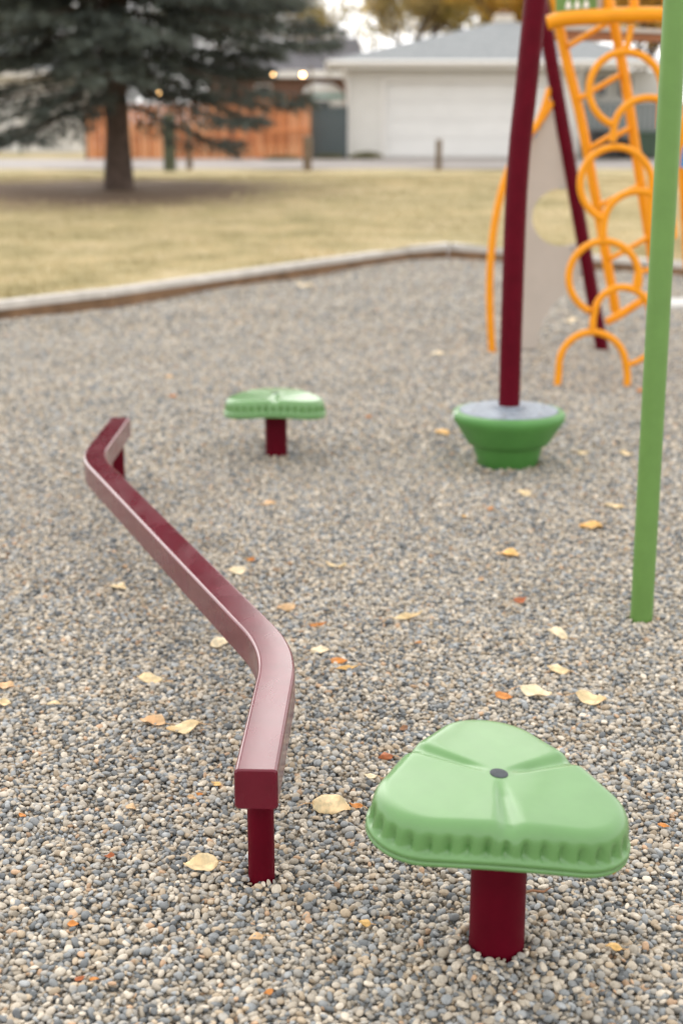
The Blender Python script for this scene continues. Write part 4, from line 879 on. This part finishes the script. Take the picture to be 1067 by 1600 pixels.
# ---- autumn trees behind the roofs
def leafy(name, base, H, R, crown0, cols, label, seed, n=16000, group='autumn trees behind the houses', lsize=.16, dens=1.0):
    r = np.random.default_rng(seed); root = empty(name, base, 0, label, 'tree', group); wood = MB(); ends = []
    def limb(p, d, ln, rad, dep):
        pts = [p]; q = p.copy(); dd = d.copy(); k = 5
        for i in range(k): dd = dd + r.normal(0, .14, 3) + np.array([0, 0, .05]); dd /= np.linalg.norm(dd); q = q + dd * ln / k; pts.append(q.copy())
        wood.tube([Vector(a) for a in pts], [rad * (1 - .55 * i / k) for i in range(k + 1)], 7 if dep < 2 else 4, cap=False)
        if dep >= 2: ends.append(pts)
        if dep < 4:
            for _ in range(4 if dep == 0 else 3):
                i = r.integers(2, k + 1); a = r.uniform(0, 6.28); s = np.array([math.cos(a), math.sin(a), r.uniform(-.05, .65)]); e = dd * .45 + s * .8; e /= np.linalg.norm(e); limb(pts[i], e, ln * r.uniform(.55, .8), rad * .5, dep + 1)
    hp = [np.array([0, 0, -.1]), np.array([.05, 0, crown0 * .5]), np.array([.0, .05, crown0])]
    wood.tube([Vector(a) for a in hp], [H * .024, H * .02, H * .018], 10)
    for _ in range(4): a = r.uniform(0, 6.28); limb(hp[-1], np.array([.55 * math.cos(a), .55 * math.sin(a), .85]), (H - crown0) * .42, H * .013, 0)
    wood.build('trunk', 'bark', root)
    seg = np.array([[a, b] for pts in ends for a, b in zip(pts[1:], pts[2:])]); pick = r.integers(0, len(seg), n); t = r.random(n)[:, None]
    P = seg[pick, 0] * (1 - t) + seg[pick, 1] * t + r.normal(0, .20, (n, 3)); nn = r.normal(0, 1, (n, 3)); nn /= np.linalg.norm(nn, axis=1)[:, None]; u = np.cross(nn, r.normal(0, 1, (n, 3))); u /= np.linalg.norm(u, axis=1)[:, None]; w = np.cross(nn, u); s = r.uniform(.5, 1.1, n)[:, None] * lsize
    V = np.stack([P - u * s * .6, P - w * s * .35, P + u * s * .6, P + w * s * .35], 1).reshape(-1, 3)
    m = mat('leaves_' + name + str(seed), cols[0], .6, var=.3, vscale=.8, rgb2=cols[1]); q = m.node_tree.nodes; tb = q.new('ShaderNodeBsdfTranslucent'); ms = q.new('ShaderNodeMixShader'); ms.inputs[0].default_value = .6; pb = q['Principled BSDF']; lk = m.node_tree.links
    lk.new(pb.inputs['Base Color'].links[0].from_socket, tb.inputs['Color']); lk.new(pb.outputs[0], ms.inputs[1]); lk.new(tb.outputs[0], ms.inputs[2]); lk.new(ms.outputs[0], q['Material Output'].inputs['Surface'])
    raw('crown', V, np.arange(4 * n).reshape(-1, 4), m, root)
def tx(px, Y): return gx(px, Y)
leafy('birch_tree', (tx(515, 64), 64, 1.0), 8.0, 3, 2.2, ((0.30, 0.24, 0.09), (0.42, 0.34, 0.14)), 'thin pale yellow tree behind the brown house roof', 11, 3500, lsize=.17)
leafy('maple_tree', (tx(640, 60), 60, 1.0), 9.5, 4, 2.4, ((0.42, 0.36, 0.16), (0.62, 0.50, 0.25)), 'olive and amber tree rising behind the garage roof slope', 12, 15000, lsize=.19)
leafy('maple_tree', (tx(745, 63), 63, 1.0), 10.5, 4, 2.4, ((0.40, 0.37, 0.16), (0.60, 0.52, 0.24)), 'green and amber tree behind the garage roof vent', 13, 17000, lsize=.19)
leafy('ash_tree', (tx(860, 58), 58, 1.0), 9.5, 4, 2.2, ((0.66, 0.45, 0.10), (0.75, 0.56, 0.18)), 'yellow gold tree showing beside the red spinner pole', 14, 24000, lsize=.19)
leafy('ash_tree', (tx(985, 56), 56, 1.0), 9.0, 4, 2.0, ((0.70, 0.42, 0.09), (0.78, 0.55, 0.16)), 'bright orange gold tree behind the ring climber', 15, 26000, lsize=.19)
leafy('ash_tree', (tx(1110, 60), 60, 1.0), 9.0, 4, 2.0, ((0.36, 0.26, 0.07), (0.58, 0.40, 0.10)), 'amber tree beyond the grey fence past the green pole', 16, 18000, lsize=.19)
leafy('elm_tree', (tx(330, 72), 72, 1.0), 11.0, 4, 2.4, ((0.14, 0.13, 0.05), (0.24, 0.21, 0.09)), 'olive tree far behind the spruce and cedar fence', 17, 14000, lsize=.2)
leafy('elm_tree', (tx(-330, 66), 66, 1.0), 11.0, 4, 2.4, ((0.17, 0.14, 0.05), (0.28, 0.22, 0.08)), 'broad olive tree far beyond the pale house end', 19, 14000, lsize=.2)
leafy('elm_tree', (tx(60, 70), 70, 1.0), 11.0, 4, 2.4, ((0.15, 0.13, 0.04), (0.26, 0.20, 0.07)), 'olive tree far behind the pale house roof', 18, 14000, lsize=.2)

# ---- low shrubs at the garage corner and fence foot
def shrub(px, pyt, wpx, Y, cols, label, seed, n=2600):
    r = np.random.default_rng(seed); x = gx(px, Y); z0 = terrain(Y); h = max(.12, gz(pyt, Y) - z0); w = wpx * Y / FPX / 2; root = empty('shrub', (x, Y, z0), 0, label, 'shrub', 'low shrubs along the lane'); st = MB()
    for i in range(12): a = r.uniform(0, 6.28); q = r.uniform(.2, .85); st.tube([(0, 0, -.02), (w * q * .5 * math.cos(a), .12 * math.sin(a), h * .5), (w * q * math.cos(a), .25 * math.sin(a), h * r.uniform(.6, .9))], [.012, .008, .004], 5, cap=False)
    st.build('stems', 'bark', root)
    a = r.uniform(0, 6.28, n); q = r.random(n) ** .5; P = np.stack([w * q * np.cos(a), .28 * q * np.sin(a), h * r.uniform(.05, 1, n) * np.sqrt(np.clip(1 - .8 * q * q, .05, 1))], 1)
    u = r.normal(0, 1, (n, 3)); u /= np.linalg.norm(u, axis=1)[:, None]; v = np.cross(u, r.normal(0, 1, (n, 3))); v /= np.linalg.norm(v, axis=1)[:, None]; s = r.uniform(.02, .045, n)[:, None]
    V = np.stack([P - u * s, P - v * s * .5, P + u * s, P + v * s * .5], 1).reshape(-1, 3)
    raw('foliage', V, np.arange(4 * n).reshape(-1, 4), mat('shrub_leaves%d' % seed, cols[0], .6, var=.25, vscale=6, rgb2=cols[1]), root)
shrub(573, 237, 50, YG - .55, ((0.10, 0.105, 0.04), (0.20, 0.18, 0.075)), 'low olive shrub at the corner of the white garage', 31)
shrub(515, 241, 46, YF - .5, ((0.08, 0.075, 0.03), (0.13, 0.12, 0.05)), 'dark weedy shrub at the foot of the slate fence', 32)
shrub(440, 244, 60, YF - .7, ((0.13, 0.12, 0.05), (0.2, 0.18, 0.08)), 'low weeds along the foot of the cedar gate', 33, 1500)
